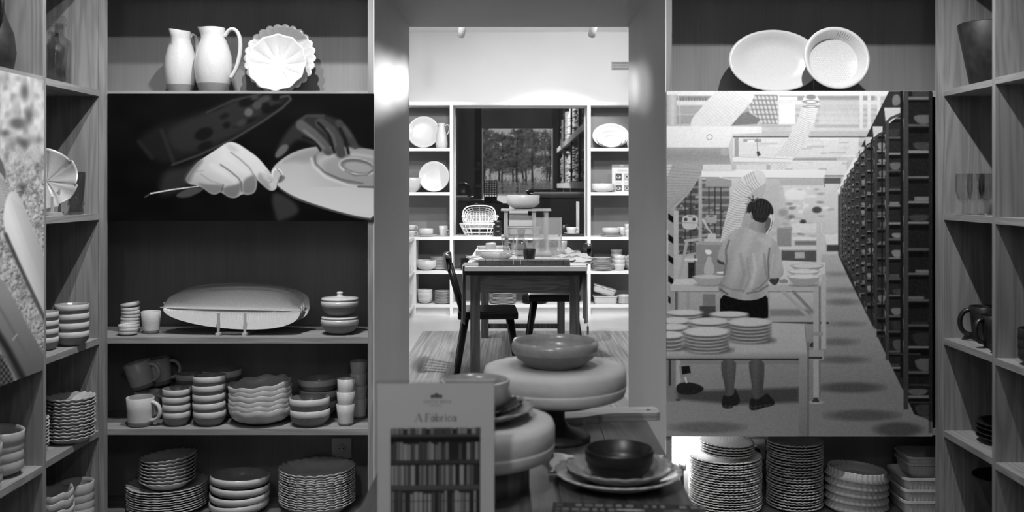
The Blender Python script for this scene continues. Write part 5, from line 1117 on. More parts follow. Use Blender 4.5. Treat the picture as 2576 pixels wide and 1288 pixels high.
for z in (ZB[0], ZB[1], ZB[2]): bx('shelf', 'shelf_white', t, -.34, 0, -1.9, -.004, z - BT, z)
for y in (-.012, -.95, -1.89): bx('upright', 'shelf_white', t, -.34, 0, y - .006, y + .006, 0, ZB[0] - BT); bx('upright', 'shelf_white', t, -.34, 0, y - .006, y + .006, ZB[0], ZB[1] - BT); bx('upright', 'shelf_white', t, -.34, 0, y - .006, y + .006, ZB[1], ZB[2] - BT)
mug((-1.082, 9.80, ZB[1]), R(5), 'white mug showing its handle on the low side shelf', bm=cup_mesh(.04, .09, .9, ('ceramic', 'ceramic')), hm=handle_mesh(.037, .02, .075, .03, .005, 'ceramic'))
single('storage_box', MB().box(-.09, .09, -.09, .09, 0, .12, b=.006).mesh('storage_box', 'ceramic_soft'), (-1.14, 9.86, ZB[0]), 'pale box on the lowest board of the low side shelf', 'box')
# vent grille
t = thing('vent_grille', 'white wall vent with thin dark slots above the shelves', 'vent', (1.12, RY1, 2.52)); bx('frame', 'plastic_white', t, -.135, .135, -.004, 0, 0, .088)
for k in range(7): bx('slot', 'edge_black', t, -.125, .125, -.005, -.004, .007 + k * .0118, .012 + k * .0118)
# track with spot heads
for sx_, lab, tgt in ((-1, 'white ceiling spot aimed at the shelf with the round plate', (-.95, 10.3, .95)), (1, 'white ceiling spot aimed at the wall above the window', (.42, 10.35, 1.15))):
    x = -.46 if sx_ < 0 else .64; t = thing('ceiling_spot', lab, 'spotlight', (x, 8.35, 2.92))
    bx('track', 'plastic_white', t, -.25, .25, -.017, .017, -.03, 0); bx('adapter', 'metal', t, sx_ * .15 - .02, sx_ * .15 + .02, -.015, .015, -.12, -.03)
    MB().tube([(0, 0, -.03), (0, 0, -.24)], .009, 8).build('stem', 'plastic_white', t)
    d = (Vector(tgt) - Vector((x, 8.35, 2.62))).normalized(); hd = Vector((0, 0, -.30))
    hdo = MB().tube([hd - d * .075, hd + d * .065], .032, 20).build('head', 'plastic_white', t); MB().tube([hd + d * .065, hd + d * .068], .026, 20).build('lens', 'plastic_white', hdo)
# rug
o = single('rug', MB().box(-.837, 1.75, 5.0, 8.90, .0, .008).mesh('rug', 'rug'), (0, 0, .0005), 'long striped woven rug under the dining table', 'rug')

# ------------------------------------------------------------------ dining table, cloths, chairs
DX0, DX1, DY0, DY1, DZ = -.340, .446, 6.44, 8.56, .754
cxm = (DX0 + DX1) / 2; t = thing('dining_table', 'old rustic dark table laid with crockery under a white top board', 'table', (cxm, (DY0 + DY1) / 2, 0))
hx, hy = (DX1 - DX0) / 2, (DY1 - DY0) / 2
bx('table_top', 'chair_wood', t, -hx, hx, -hy, hy, DZ - .028, DZ, b=.006)
for sy_ in (-1, 1): bx('apron', 'old_table', t, -hx + .05, hx - .05, sy_ * (hy - .055) - .012, sy_ * (hy - .055) + .012, DZ - .145, DZ - .028)
for sx_ in (-1, 1):
    bx('apron', 'old_table', t, sx_ * (hx - .068) - .012, sx_ * (hx - .068) + .012, -hy + .1, hy - .1, DZ - .145, DZ - .028)
    for sy_ in (-1, 1): bx('leg', 'old_leg', t, sx_ * (hx - .068) - .031, sx_ * (hx - .068) + .031, sy_ * (hy - .062) - .031, sy_ * (hy - .062) + .031, 0, DZ - .028, b=.003)
bx('stretcher', 'old_leg', t, -hx + .1, hx - .1, hy - .075, hy - .05, .09, .13)
TW = DZ + .027
tag(bx('table_board', 'shelf_white', None, DX0 + .002, DX1 + .006, DY0 - .004, DY1, DZ + .0005, TW), 'white board laid over the old table top', 'board')
def hang(name, x, y0, y1, z0, z1, label, seed, dx=.008):
    rs = random.Random(seed); n, m = 10, 16; vs = []; n1 = (n + 1) * (m + 1); ph = [rs.uniform(0, 6) for _ in range(4)]
    for s_ in (0, 1):
        for i in range(n + 1):
            for j in range(m + 1):
                y = y0 + (y1 - y0) * i / n; v = j / m; z = z1 + (z0 - z1) * v + (.012 * math.sin(i * .9 + ph[0]) * v)
                vs.append((x + dx * math.sin(i * 1.6 + ph[1]) * (.2 + v) + s_ * .004, y + .012 * math.sin(5 * v + ph[2]), z))
    fs = []; st = m + 1
    for i in range(n):
        for j in range(m):
            a = i * st + j; fs += [(a, a + 1, a + st + 1, a + st), (n1 + a, n1 + a + st, n1 + a + st + 1, n1 + a + 1)]
    ring = [i * st for i in range(n + 1)] + [n * st + j for j in range(1, m + 1)] + [i * st + m for i in range(n - 1, -1, -1)] + [j for j in range(m - 1, 0, -1)]
    for a, b in zip(ring, ring[1:] + ring[:1]): fs.append((a, n1 + a, n1 + b, b))
    return MB().add(vs, fs, 0, True)
t = thing('hanging_cloth', 'grey tea towel hanging over the table side beside the low-backed chair seat', 'cloth', (DX0 - .014, 6.62, .40)); m_ = hang('cloth', 0, -.14, .16, 0, TW - .40 + .003, '', 3); m_.box(-.003, .12, -.13, .15, TW - .40 + .0005, TW - .40 + .0045); m_.build('cloth', 'towel', t)
t = thing('hanging_cloth', 'pale tea towel with a paper tag hanging over the table side by the far chair', 'cloth', (DX1 + .010, 6.66, .40)); m_ = hang('cloth', 0, -.16, .20, 0, TW - .40 + .003, '', 8); m_.box(-.12, .003, -.15, .19, TW - .40 + .0005, TW - .40 + .0045); m_.build('cloth', 'linen', t)
tg = bx('paper_tag', 'towel', t, .006, .020, -.10, -.097, -.075, -.02); MB().tube([(.012, -.10, -.02), (.006, -.11, .005), (.010, -.11, .02)], .0015, 5).build('tag_string', 'wire', t)
def chair(loc, rz, label):
    t = thing('chair', label, 'chair', loc, rz)                     # faces +x, backrest at -x
    bx('seat', 'chair_wood', t, -.205, .205, -.215, .215, .392, .445, b=.014)
    for sx_, sy_ in ((-1, -1), (-1, 1), (1, -1), (1, 1)):
        MB().tube([(sx_ * .15, sy_ * .15, .41), (sx_ * .215, sy_ * .20, 0)], [.026, .019], 8).build('leg', 'chair_wood', t)
    for k in range(5):
        y = -.17 + .085 * k; MB().tube([(-.175, y * .92, .44), (-.262 - .012 * (1 - (y / .17) ** 2), y, .745)], .013 if 0 < k < 4 else .019, 8, flat=.8).build('spindle', 'chair_wood', t)
    vs = []; n = 12
    for k in range(n + 1):
        y = -.235 + .47 * k / n; x = -.265 - .022 * (1 - (y / .235) ** 2); hh = .052 if 0 < k < n else .036
        vs += [(x - .02 + .01, y, .775 - hh), (x + .016, y, .775 - hh), (x + .012, y, .775 + hh), (x - .022, y, .775 + hh)]
    fs = [(4 * k + a, 4 * k + (a + 1) % 4, 4 * k + 4 + (a + 1) % 4, 4 * k + 4 + a) for k in range(n) for a in range(4)] + [(0, 1, 2, 3), (4 * n + 3, 4 * n + 2, 4 * n + 1, 4 * n)]
    MB().add(vs, fs, 0, True).build('top_rail', 'chair_wood', t)
    return t
chair((-.205, 6.93, 0.009), R(3), 'dark spindle-back chair beside the hanging grey towel')
chair((.295, 7.98, 0.009), R(180), 'dark spindle-back chair beside the towel with the paper tag')

# ------------------------------------------------------------------ things on the dining table
def ont(px, D): return ((px - CX) * D / F, D, TW)
g = thing('plank_tray', 'dark wooden slatted tray along the front of the dining table', 'tray', (xb(1318.5, 6.52), 6.52, TW))
for k in range(13): bx('slat', 'board_dark', g, -.298 + k * .046, -.298 + k * .046 + .044, -.055, .055, .008, .040, b=.002)
bx('base', 'board_dark', g, -.298, .298, -.055, .055, 0, .008)
pl = plate_mesh(.150, .020, mat='ceramic_soft', name='dinner_plate', seg=56); db2 = bowl_mesh(.105, .045, seg=48, mat='ceramic_soft', name='soup_plate', foot=.6, belly=.9); oct_ = plate_mesh(.16, .018, 9, .012, 0, 72, 'ceramic_soft', 'sin', name='dinner_plate')
single('dinner_plate', pl, ont(1243, 6.86), 'wide pale plate lowest in the setting behind the goblet', 'plate'); single('soup_plate', db2, (xb(1248, 6.86), 6.86, TW + .018), 'deep pale dish on the wide plate behind the goblet', 'dish')
single('napkin', napkin_mesh(.24, .22, .018, 9), (xb(1218, 7.22), 7.22, TW + .001), 'crumpled white napkin spread behind the deep pale dish', 'napkin', (0, 0, R(10)))
single('gift_box', MB().box(-.10, .10, -.06, .06, 0, .035, b=.003).mesh('gift_box', 'ceramic_mid'), (xb(1232, 7.22), 7.22, TW + .022), 'grey flat box lying on the white napkin', 'box')
single('napkin_bow', MB().box(-.028, .028, -.012, .012, .006, .026, b=.004).tube([(-.028, 0, .016), (-.05, 0, .018), (-.085, 0, .02)], [.012, .016, .024], 10).tube([(.028, 0, .016), (.05, 0, .018), (.085, 0, .02)], [.012, .016, .024], 10).mesh('napkin_bow', 'linen'), (xb(1252, 7.11), 7.11, TW + .004), 'white napkin tied as a bow in front of the grey flat box', 'napkin')
single('soup_plate', plate_mesh(.13, .022, mat='ceramic_soft', name='soup_plate', seg=56), ont(1254, 7.62), 'pale plate under the upturned white cup', 'plate'); single('cup', cup_mesh(.041, .082, .98, ('ceramic', 'ceramic')), (xb(1235, 7.62), 7.62, TW + .0045 + .084), 'white straight cup turned upside down on the pale plate', 'cup', (R(180), 0, 0))
single('serving_dish', oblong(.26, .18, .04, 'ceramic_soft'), ont(1241, 8.02), 'low pale oblong dish beyond the upturned cup', 'dish')
gob = MB().lathe([(0, 0), (.028, 0), (.029, .004), (.008, .010), (.007, .03), (.012, .045), (.007, .06), (.028, .068), (.034, .085), (.0405, .14), (.047, .185), (.0455, .185), (.038, .14), (.03, .085), (0, .075)], 12).mesh('goblet', 'glass')
single('goblet', gob, ont(1277.5, 6.72), 'faceted clear glass goblet standing at the slatted tray', 'glass')
single('glass_tumbler', MB().lathe([(0, 0), (.033, 0), (.035, .004), (.043, .15), (.0415, .15), (.033, .012), (0, .01)], 28).mesh('glass_tumbler', 'glass'), ont(1313, 6.98), 'tall clear tumbler standing behind the dark cup', 'glass')
single('carafe', MB().lathe([(0, 0), (.045, 0), (.047, .006), (.045, .07), (.026, .12), (.024, .15), (.033, .20), (.0315, .20), (.0225, .15), (.043, .07), (.044, .01), (0, .008)], 32).mesh('carafe', 'smoke_glass'), ont(1311, 7.45), 'clear glass carafe with flared neck in the middle of the dining table', 'carafe')
single('glass_tumbler', MB().lathe([(0, 0), (.026, 0), (.028, .004), (.05, .13), (.0485, .13), (.026, .012), (0, .01)], 12).mesh('glass_tumbler', 'glass'), ont(1332, 7.28), 'flared fluted glass standing beside the carafe', 'glass')
single('dark_cup', cup_mesh(.0445, .100, .70, ('dark_glaze', 'dark_glaze')), (xb(1331.5, 6.70), 6.70, TW + .0005), 'dark handleless cup tapering downward at the slatted tray', 'cup')
def vase():
    t = thing('glass_vase', 'square clear glass vase standing on the dining table', 'vase', ont(1376, 7.48)); s_, h = .108, .287
    for k, (a, b, c, d) in enumerate(((-s_, s_, -s_, -s_ + .005), (-s_, s_, s_ - .005, s_), (-s_, -s_ + .005, -s_ + .005, s_ - .005), (s_ - .005, s_, -s_ + .005, s_ - .005))): bx('side', 'hazy_glass', t, a, b, c, d, .008, h)
    bx('base', 'hazy_glass', t, -s_, s_, -s_, s_, 0, .008)
vase()
for k, (px, D, lab) in enumerate(((1364, 7.13, 'thin wine glass in front of the square glass vase'), (1392, 7.02, 'wine glass standing close to the napkin and vase'))): single('stem_glass', wine, ont(px, D), lab, 'glass')
single('dinner_plate', oct_, ont(1389, 6.83), 'pale plate beside the rumpled napkin at the table corner', 'plate'); single('napkin', napkin_mesh(.26, .24, .030, 21), (xb(1442, 6.80), 6.80, TW + .0005), 'rumpled white napkin at the table corner by the far chair', 'napkin', (0, 0, R(-12)))
single('napkin', napkin_mesh(.24, .26, .030, 23), (xb(1438, 7.25), 7.25, TW + .0005), 'rumpled white napkin lying beyond the square vase', 'napkin', (0, 0, R(14))); single('napkin', napkin_mesh(.18, .2, .03, 25), (xb(1430, 7.75), 7.75, TW + .0005), 'small rumpled napkin near the far end of the dining table', 'napkin')
single('cup', cup_mesh(.035, .085, .8, ('ceramic', 'ceramic')), ont(1416, 7.95), 'white cup standing by the small rumpled napkin', 'cup')
# tiered stand with trays and a bowl
def stand():
    D = 8.22; t = thing('tiered_stand', 'two-tier pale wooden stand at the far end of the dining table', 'stand', ((1323 - CX) * D / F, D, TW)); w2 = .205
    bx('board', 'plank', t, -w2, w2, -.15, .15, .322, .336); bx('board', 'plank', t, -w2 + .01, w2 - .06, -.14, .14, .105, .118)
    for sx_ in (-.165, .065, .165):
        for sy_ in (-.12, .12): bx('post', 'plank', t, sx_ - .016, sx_ + .016, sy_ - .012, sy_ + .012, 0 if sx_ != .065 else .118, .105 if sx_ == -.165 else .322) if sx_ != -.165 else bx('post', 'plank', t, sx_ - .016, sx_ + .016, sy_ - .012, sy_ + .012, .118, .322)
    bx('post', 'plank', t, -.175, -.145, -.12, .12, 0, .105)
stand()
SDX = (1323 - CX) * 8.22 / F
single('mixing_bowl', bowl_mesh(.137, .110, seg=56, mat='ceramic_soft', name='mixing_bowl', foot=.5, belly=.75), ((1316 - CX) * 8.22 / F, 8.22, TW + .3365), 'large pale bowl on top of the tiered wooden stand', 'bowl')
single('oven_dish', oblong(.28, .2, .075, 'ceramic_soft'), (SDX - .02, 8.22, TW + .1185), 'pale oblong oven dish on the middle board of the tiered stand', 'dish')
single('white_box', MB().box(-.11, .11, -.08, .08, 0, .085, b=.003).mesh('white_box', 'shelf_white'), (SDX - .03, 8.24, TW + .1185 + .076), 'white box resting on the oblong oven dish in the stand', 'box')
single('oven_dish', oblong(.25, .18, .06, 'ceramic_mid'), (SDX - .02, 8.22, TW + .0005), 'grey oblong dish standing under the lowest board of the stand', 'dish')

# ------------------------------------------------------------------ crockery in the white shelf unit
def sb(px, D, i): return (xb(px, D), D, ZB[i])
o = stood(1066, 10.22, ZB[4] + .165, ov, 'oval_platter', 'white oval platter standing beside the tall white pitcher', 'platter', 10); o.scale = (.92, .92, 1)
def pitcher():
    t = thing('pitcher', 'tall slim white pitcher beside the oval platter', 'pitcher', sb(1111, 10.16, 4))
    MB().lathe([(0, 0), (.045, 0), (.058, .01), (.062, .05), (.055, .12), (.040, .19), (.032, .23), (.040, .258), (.037, .258), (.029, .23), (.05, .1), (.05, .02), (0, .015)], 36).build('body', 'ceramic', t)
    MB().tube(spline([(.030, 0, .225), (.055, 0, .24), (.078, 0, .225), (.075, 0, .18), (.055, 0, .135)]), .006, 8).build('handle', 'ceramic', t)
pitcher()
stood(1092, 10.20, ZB[3] + .160, plate_mesh(.158, .018, mat='ceramic', name='dinner_plate', seg=64), 'dinner_plate', 'round white plate standing beside a white bowl below the oval platter', 'plate', 8)
single('serving_bowl', bowl_mesh(.105, .148, seg=48, mat='ceramic', name='serving_bowl', foot=.4, belly=.6), sb(1036, 10.22, 3), 'deep white bowl beside the round standing plate', 'bowl')
cupm = cup_mesh(.042, .070, .75, ('ceramic', 'ceramic')); cuph = handle_mesh(.037, .015, .06, .028, .004, 'ceramic')
single('saucer', plate_mesh(.118, .014, mat='ceramic', name='saucer', seg=48), sb(1071, 10.18, 2), 'wide white plate under the small white bowl', 'plate'); single('rice_bowl', bowl_mesh(.073, .072, seg=44, mat='ceramic', name='rice_bowl', foot=.5, belly=.8), (xb(1072, 10.18), 10.18, ZB[2] + .005), 'small white bowl on the wide white plate', 'bowl')
single('saucer', plate_mesh(.075, .010, mat='ceramic_mid', name='saucer', seg=40), sb(1116, 10.2, 2), 'grey saucer under the upright white mug', 'saucer')
mug((xb(1115, 10.2), 10.2, ZB[2] + .005), R(-5), 'upright white mug on the grey saucer', bm=cup_mesh(.047, .10, .8, ('ceramic', 'ceramic')), hm=cuph)
single('saucer', plate_mesh(.07, .010, mat='ceramic', name='saucer', seg=40), sb(1036, 10.2, 2), 'white saucer under the two stacked teacups', 'saucer')
for k in range(2): mug((xb(1036, 10.2), 10.2, ZB[2] + .005 + .058 * k), R(-10), ('lower', 'upper')[k] + ' of two stacked white teacups beside the wide plate', bm=cup_mesh(.045, .05, .65, ('ceramic', 'ceramic')), hm=handle_mesh(.04, .012, .044, .024, .003, 'ceramic'))
nb = bowl_mesh(.100, .080, seg=44, mat='ceramic', name='serving_bowl', foot=.4, belly=.7)
stack(nb, 3, sb(1073, 10.18, 1), .011, 'serving_bowl', '{} white bowl of three nested beside the plates on the low shelf', 'bowl', 'nested white bowls', .0, .0)
lpz = plate_mesh(.105, .014, mat='ceramic_soft', name='dinner_plate', seg=48)
stack(lpz, 11, sb(1108, 10.27, 1), .0115, 'dinner_plate', '{} plate in the shaded stack behind the nested white bowls', 'plate', 'shaded plates behind the nested bowls', .0, .001)
nb2 = bowl_mesh(.075, .085, seg=44, mat='ceramic', name='rice_bowl', foot=.45, belly=.7)
stack(nb2, 3, sb(1069, 10.17, 0), .027, 'rice_bowl', '{} white bowl in the stack standing near the floor', 'bowl', 'white bowls near the floor', .03, .002)
lpy = plate_mesh(.084, .012, mat='ceramic', name='dinner_plate', seg=48)
stack(lpy, 11, sb(1114, 10.16, 0), .0115, 'dinner_plate', '{} white plate in the stack beside the white bowls near the floor', 'plate', 'white plates near the floor', .0, .001)
lpx = plate_mesh(.137, .014, mat='ceramic_soft', name='dinner_plate', seg=48)
stack(lpx, 9, sb(1265, 10.18, 0), .0135, 'dinner_plate', '{} plate in the wide stack seen beneath the dining table', 'plate', 'wide plates seen under the table', .0, .001)
dkp = plate_mesh(.13, .014, mat='dark_glaze', name='dark_plate', seg=48); dkq = plate_mesh(.10, .014, mat='dark_glaze', name='dark_plate', seg=48)
stack(dkp, 9, sb(1190, 10.2, 1), .0125, 'dark_plate', '{} black plate in the stack behind the spindle-back chair rail', 'plate', 'black plates behind the chair', .0, .001)
stack(dkq, 11, sb(1451, 10.2, 1), .0125, 'dark_plate', '{} black plate in the stack beside the far chair rail', 'plate', 'black plates by the far chair', .0, .001)
stack(dkp, 6, sb(1345, 10.2, 0), .0125, 'dark_plate', '{} black plate in the low stack beneath the table', 'plate', 'black plates under the table', .0, .001)
# right-hand compartments
o = stood(1536, 10.27, ZB[4] + .130, ov, 'oval_platter', 'largest white oval platter of the nested standing three', 'platter', 10); o.scale = (1.05, .72, 1)
o = stood(1537, 10.22, ZB[4] + .100, ov, 'oval_platter', 'middle white oval platter of the nested standing three', 'platter', 10); o.scale = (.82, .53, 1)
o = stood(1537, 10.17, ZB[4] + .072, ov, 'oval_platter', 'smallest white oval platter of the nested standing three', 'platter', 10); o.scale = (.60, .38, 1)
single('vase', MB().lathe([(0, 0), (.05, 0), (.062, .05), (.05, .14), (.03, .18), (.034, .19), (.028, .19), (.045, .1), (0, .02)], 36).mesh('vase', 'ceramic'), sb(1592, 10.2, 4), 'slim white vase beside the nested oval platters', 'vase')
single('serving_bowl', bowl_mesh(.118, .088, seg=48, mat='ceramic', name='serving_bowl', foot=.55, belly=.85), sb(1516, 10.18, 3), 'wide white bowl beside the leaflet stand', 'bowl')
def leaflet():
    D = 10.20; t = thing('leaflet_stand', 'upright leaflet with small food photos beside the wide white bowl', 'sign', sb(1564, D, 3)); w_, h = .20, .285
    bx('backing', 'paper', t, -w_ / 2, w_ / 2, 0, .004, 0, h); X, Y = np.meshgrid(np.linspace(0, 100, 90), np.linspace(0, 142, 128)); cv = Canvas(X, Y, 190)
    cv.rect(0, 0, 100, 16, 120, 1); cv.rect(28, 28, 80, 31, 110, 1); cv.rect(30, 36, 78, 38, 150, 1); cv.rect(40, 4, 60, 8, 160, 1)
    for x, y, v in ((18, 46, 70), (62, 46, 150), (18, 104, 84), (62, 104, 120)): cv.rect(x, y, x + 32, y + 36 if y < 90 else y + 32, v, 1); cv.ell(x + 16, y + 18, 11, 7, 200, 2); cv.ell(x + 14, y + 17, 6, 4, 60, 2)
    for y in (88, 92, 96): cv.rect(18, y, 48, y + 1.5, 150, .6); cv.rect(62, y, 92, y + 1.5, 150, .6)
    P = np.stack([X / 100 * w_ - w_ / 2, np.full_like(X, -.0006), h - Y / 142 * h], -1); put('printed_sheet', print_mesh('printed_sheet', P, cv, .95), t)
leaflet()
for k, (rr, zz, lab) in enumerate(((.128, 0, 'pale wide plate under the pair at the white cups'), (.116, .010, 'smaller pale plate between wide plate and white bowl'))): single('dinner_plate', plate_mesh(rr, .014, mat='ceramic_mid', name='dinner_plate', seg=48), (xb(1537, 10.18), 10.18, ZB[2] + .0005 + zz), lab, 'plate')
single('rice_bowl', bowl_mesh(.092, .068, seg=48, mat='ceramic', name='rice_bowl', foot=.45, belly=.7), (xb(1537, 10.18), 10.18, ZB[2] + .0155), 'white bowl on two pale plates below the leaflet', 'bowl')
single('cup', cup_mesh(.05, .09, .85, ('ceramic_soft', 'ceramic_soft')), sb(1565, 10.27, 2), 'pale cup tucked behind the white bowl on two plates', 'cup')
stack(cup_mesh(.045, .068, .75, ('ceramic', 'ceramic')), 2, sb(1582, 10.17, 2), .056, 'cup', '{} white cup of the pair beside the bowl on two plates', 'cup', 'pair of white cups', .0, .0)
stack(plate_mesh(.112, .012, mat='ceramic', name='dinner_plate', seg=48), 5, sb(1515, 10.16, 1), .0115, 'dinner_plate', '{} larger white plate in the stack beside the rounded cups', 'plate', 'larger plates under the smaller', .0, .001)
stack(plate_mesh(.098, .012, mat='ceramic', name='dinner_plate', seg=48), 6, (xb(1514, 10.16), 10.16, ZB[1] + 5 * .0115 + .002), .0115, 'dinner_plate', '{} smaller white plate resting on the larger white plates', 'plate', 'smaller plates on the larger', .0, .001)
cz = cup_mesh(.062, .070, .72, ('ceramic', 'ceramic'), low=.3); stack(cz, 3, sb(1558, 10.15, 1), .040, 'cup', '{} rounded white cup in the stack of three beside the white plates', 'cup', 'three rounded white cups', .0, .001)
stack(cz, 3, sb(1592, 10.16, 1), .042, 'cup', '{} rounded white cup in the stack at the end of the low shelf', 'cup', 'rounded cups at the end', .0, .001); stack(cz, 4, sb(1551, 10.29, 1), .045, 'cup', '{} rounded cup in the shaded stack behind the stack of three', 'cup', 'shaded rounded cups', .0, .001)
single('serving_bowl', bowl_mesh(.11, .14, seg=44, mat='ceramic_mid', name='serving_bowl', foot=.5, belly=.8), sb(1584, 10.30, 1), 'deep grey bowl in shade behind the rounded cups', 'bowl')
single('oven_dish', oblong(.25, .18, .082, 'ceramic'), sb(1522, 10.17, 0), 'white oven dish near the floor with another tipped into it', 'dish'); single('oven_dish', oblong(.24, .17, .075, 'ceramic_soft'), (xb(1517, 10.20), 10.20, ZB[0] + .094), 'white oven dish tipped at a slant on the other oven dish', 'dish', (0, R(17), 0))
stack(bowl_mesh(.062, .022, 12, .02, 0, 72, 'ceramic_soft', 'sin', name='ramekin', foot=.6, belly=.9), 7, sb(1570, 10.15, 0), .0105, 'ramekin', '{} shallow dish in the short stack beside the oven dishes', 'dish', 'shallow dishes near the floor', .0, .001)
# niche: baskets, cups, board
def basket(loc, a, b, h, rz, tilt, label, lid=False):
    t = thing('wire_basket', label, 'basket', loc, rz); t.rotation_euler = tilt
    def loop(f, z, n=40): return [(a * f * math.copysign(abs(math.cos(2 * math.pi * k / n)) ** .6, math.cos(2 * math.pi * k / n)), b * f * math.copysign(abs(math.sin(2 * math.pi * k / n)) ** .6, math.sin(2 * math.pi * k / n)), z) for k in range(n)]
    MB().tube(loop(1, h), .006, 6, closed=True).build('rim', 'wire', t)
    m = MB()
    for f, z in ((.72, .004), (.80, h * .30), (.90, h * .62)): m.tube(loop(f, z), .0042, 5, closed=True)
    lo, mi_, hi = loop(.72, .004), loop(.80, h * .3), loop(1, h)
    for k in range(0, 40, 2): m.tube([lo[k], mi_[k], hi[k]], .0038, 5)
    for k in range(-3, 4): m.tube([(k * a * .19, -b * .70, .004), (k * a * .19, b * .70, .004)], .0036, 5); m.tube([(-a * .70, k * b * .19, .004), (a * .70, k * b * .19, .004)], .0036, 5)
    o = m.build('wire_mesh', 'wire', t); o['kind'] = 'stuff'
basket((xb(1206, 10.22), 10.22, ZB[2] + .002), .200, .13, .125, 0, (0, 0, 0), 'pale wire basket at the bottom of the leaning pair'); basket((xb(1208, 10.20), 10.20, ZB[2] + .085), .185, .12, .12, 0, (R(4), 0, R(3)), 'pale wire basket nested upright in the lower one'); basket((xb(1206, 10.26), 10.26, ZB[2] + .175), .165, .11, .11, 0, (R(72), 0, 0), 'pale wire basket leaning on its side atop the others')
dkc = cup_mesh(.047, .062, .8, ('black', 'black'))
stack(dkc, 3, sb(1252, 10.14, 2), .050, 'dark_cup', '{} black bowl-shaped cup in the stack beside the wire baskets', 'cup', 'black cups beside the baskets', .0, .003)
single('slate_tray', MB().box(-.13, .13, -.09, .09, 0, .022, b=.003).mesh('slate_tray', 'dark_clay'), sb(1437, 10.2, 2), 'dark flat tray in the window niche under a cup', 'tray')
single('saucer', plate_mesh(.078, .012, mat='ceramic', name='saucer', seg=44), (xb(1438, 10.17), 10.17, ZB[2] + .0225), 'white saucer on the dark tray in the window niche', 'saucer')
mug((xb(1437, 10.17), 10.17, ZB[2] + .028), R(-8), 'white teacup with curled handle on the saucer in the niche', bm=cup_mesh(.054, .065, .72, ('ceramic', 'ceramic')), hm=handle_mesh(.048, .015, .062, .034, .005, 'ceramic'))
mug((xb(1418, 10.28), 10.28, ZB[2] + .0005), R(-6), 'dark mug standing behind the white teacup in the niche', bm=cup_mesh(.04, .115, .9, ('dark_glaze', 'dark_glaze')), hm=handle_mesh(.036, .03, .10, .035, .005, 'dark_glaze'))
single('upright_board', MB().box(-.0165, .0165, -.03, .03, 0, .355, b=.008).mesh('upright_board', 'plank'), sb(1453, 10.32, 2), 'narrow pale board standing on end in the window niche', 'board')

# ------------------------------------------------------------------ warehouse behind the window and the trees outside
WY = 30.0; wx0, wx1, wzt = -4.5, 4.5, 4.3
struct('floor_3', 'warehouse', wx0, wx1, RY1 + .12, WY, -.1, 0); struct('ceiling_3', 'warehouse', wx0, wx1, RY1 + .12, WY, wzt, wzt + .1)
struct('wall_left_3', 'warehouse_dark', wx0 - .1, wx0, RY1 + .12, WY, 0, wzt); struct('wall_right_3', 'warehouse_dark', wx1, wx1 + .1, RY1 + .12, WY, 0, wzt)
dx0, dx1, dzt = -1.02, 1.06, 3.065
struct('wall_end_left', 'warehouse_dark', wx0, dx0, WY, WY + .15, 0, wzt); struct('wall_end_right', 'warehouse_dark', dx1, wx1, WY, WY + .15, 0, wzt); struct('wall_end_top', 'warehouse', dx0, dx1, WY, WY + .15, dzt, wzt)
struct('wall_near_3', 'warehouse_dark', wx0, RX0, RY1 + .12, RY1 + .2, 0, wzt); struct('wall_near_right_3', 'warehouse_dark', RX1, wx1, RY1 + .12, RY1 + .2, 0, wzt); struct('wall_near_top_3', 'warehouse_dark', RX0, RX1, RY1 + .12, RY1 + .2, 2.92, wzt)
struct('trim_1', 'plastic_white', dx0 - .03, dx0, WY - .04, WY, 0, dzt); struct('trim_2', 'plastic_white', dx1, dx1 + .03, WY - .04, WY, 0, dzt)
# racks of plaster moulds along the side
RX = 1.19; t = thing('mould_rack', 'dark rack with two pale beams holding plaster moulds in the warehouse', 'rack', (RX, 23, 0))
for z in (1.40, 2.44): bx('beam', 'plank', t, 0, .07, -6.2, 6.9, z - .13, z); bx('deck', 'warehouse_dark', t, .07, .9, -6.2, 6.9, z - .05, z)
for y in (-6.1, -3.5, -.6, 2.8, 6.8): bx('post', 'warehouse_dark', t, .02, .06, y - .05, y + .05, 0, 1.27); bx('post', 'warehouse_dark', t, .02, .06, y - .05, y + .05, 1.4, 2.31); bx('post', 'warehouse_dark', t, .02, .06, y - .05, y + .05, 2.44, 3.9)
rs = random.Random(31)
def mould_stack(h, r_):
    pr = [(0, 0)]; z = 0
    while z < h:
        k = r_ * rs.uniform(.75, 1.05); pr += [(k, z + .004), (k * 1.02, z + .05), (k * .88, z + .058)]; z += .062
    return MB().lathe(pr + [(0, z)], 12).mesh('mould_stack', 'mould')
for z, hs in ((1.40, (.55, .8, .35, .7, .95, .5, .85, .6, .9, .7)), (2.44, (.8, .6, .95, .5, .75, .9, .65, .85, .7, .6))):
    for k, h in enumerate(hs):
        single('mould_stack', mould_stack(h, .17 + .02 * (k % 3)), (RX + .25, 17.6 + k * 1.28, z + .001), 'white mould stack on the %s rack deck, %s the warehouse door' % ('lower' if z < 2 else 'upper', ['tenth from', 'ninth from', 'eighth from', 'seventh from', 'sixth from', 'fifth from', 'fourth from', 'third from', 'second from', 'nearest'][k]), 'moulds', group='mould stacks on the warehouse rack')
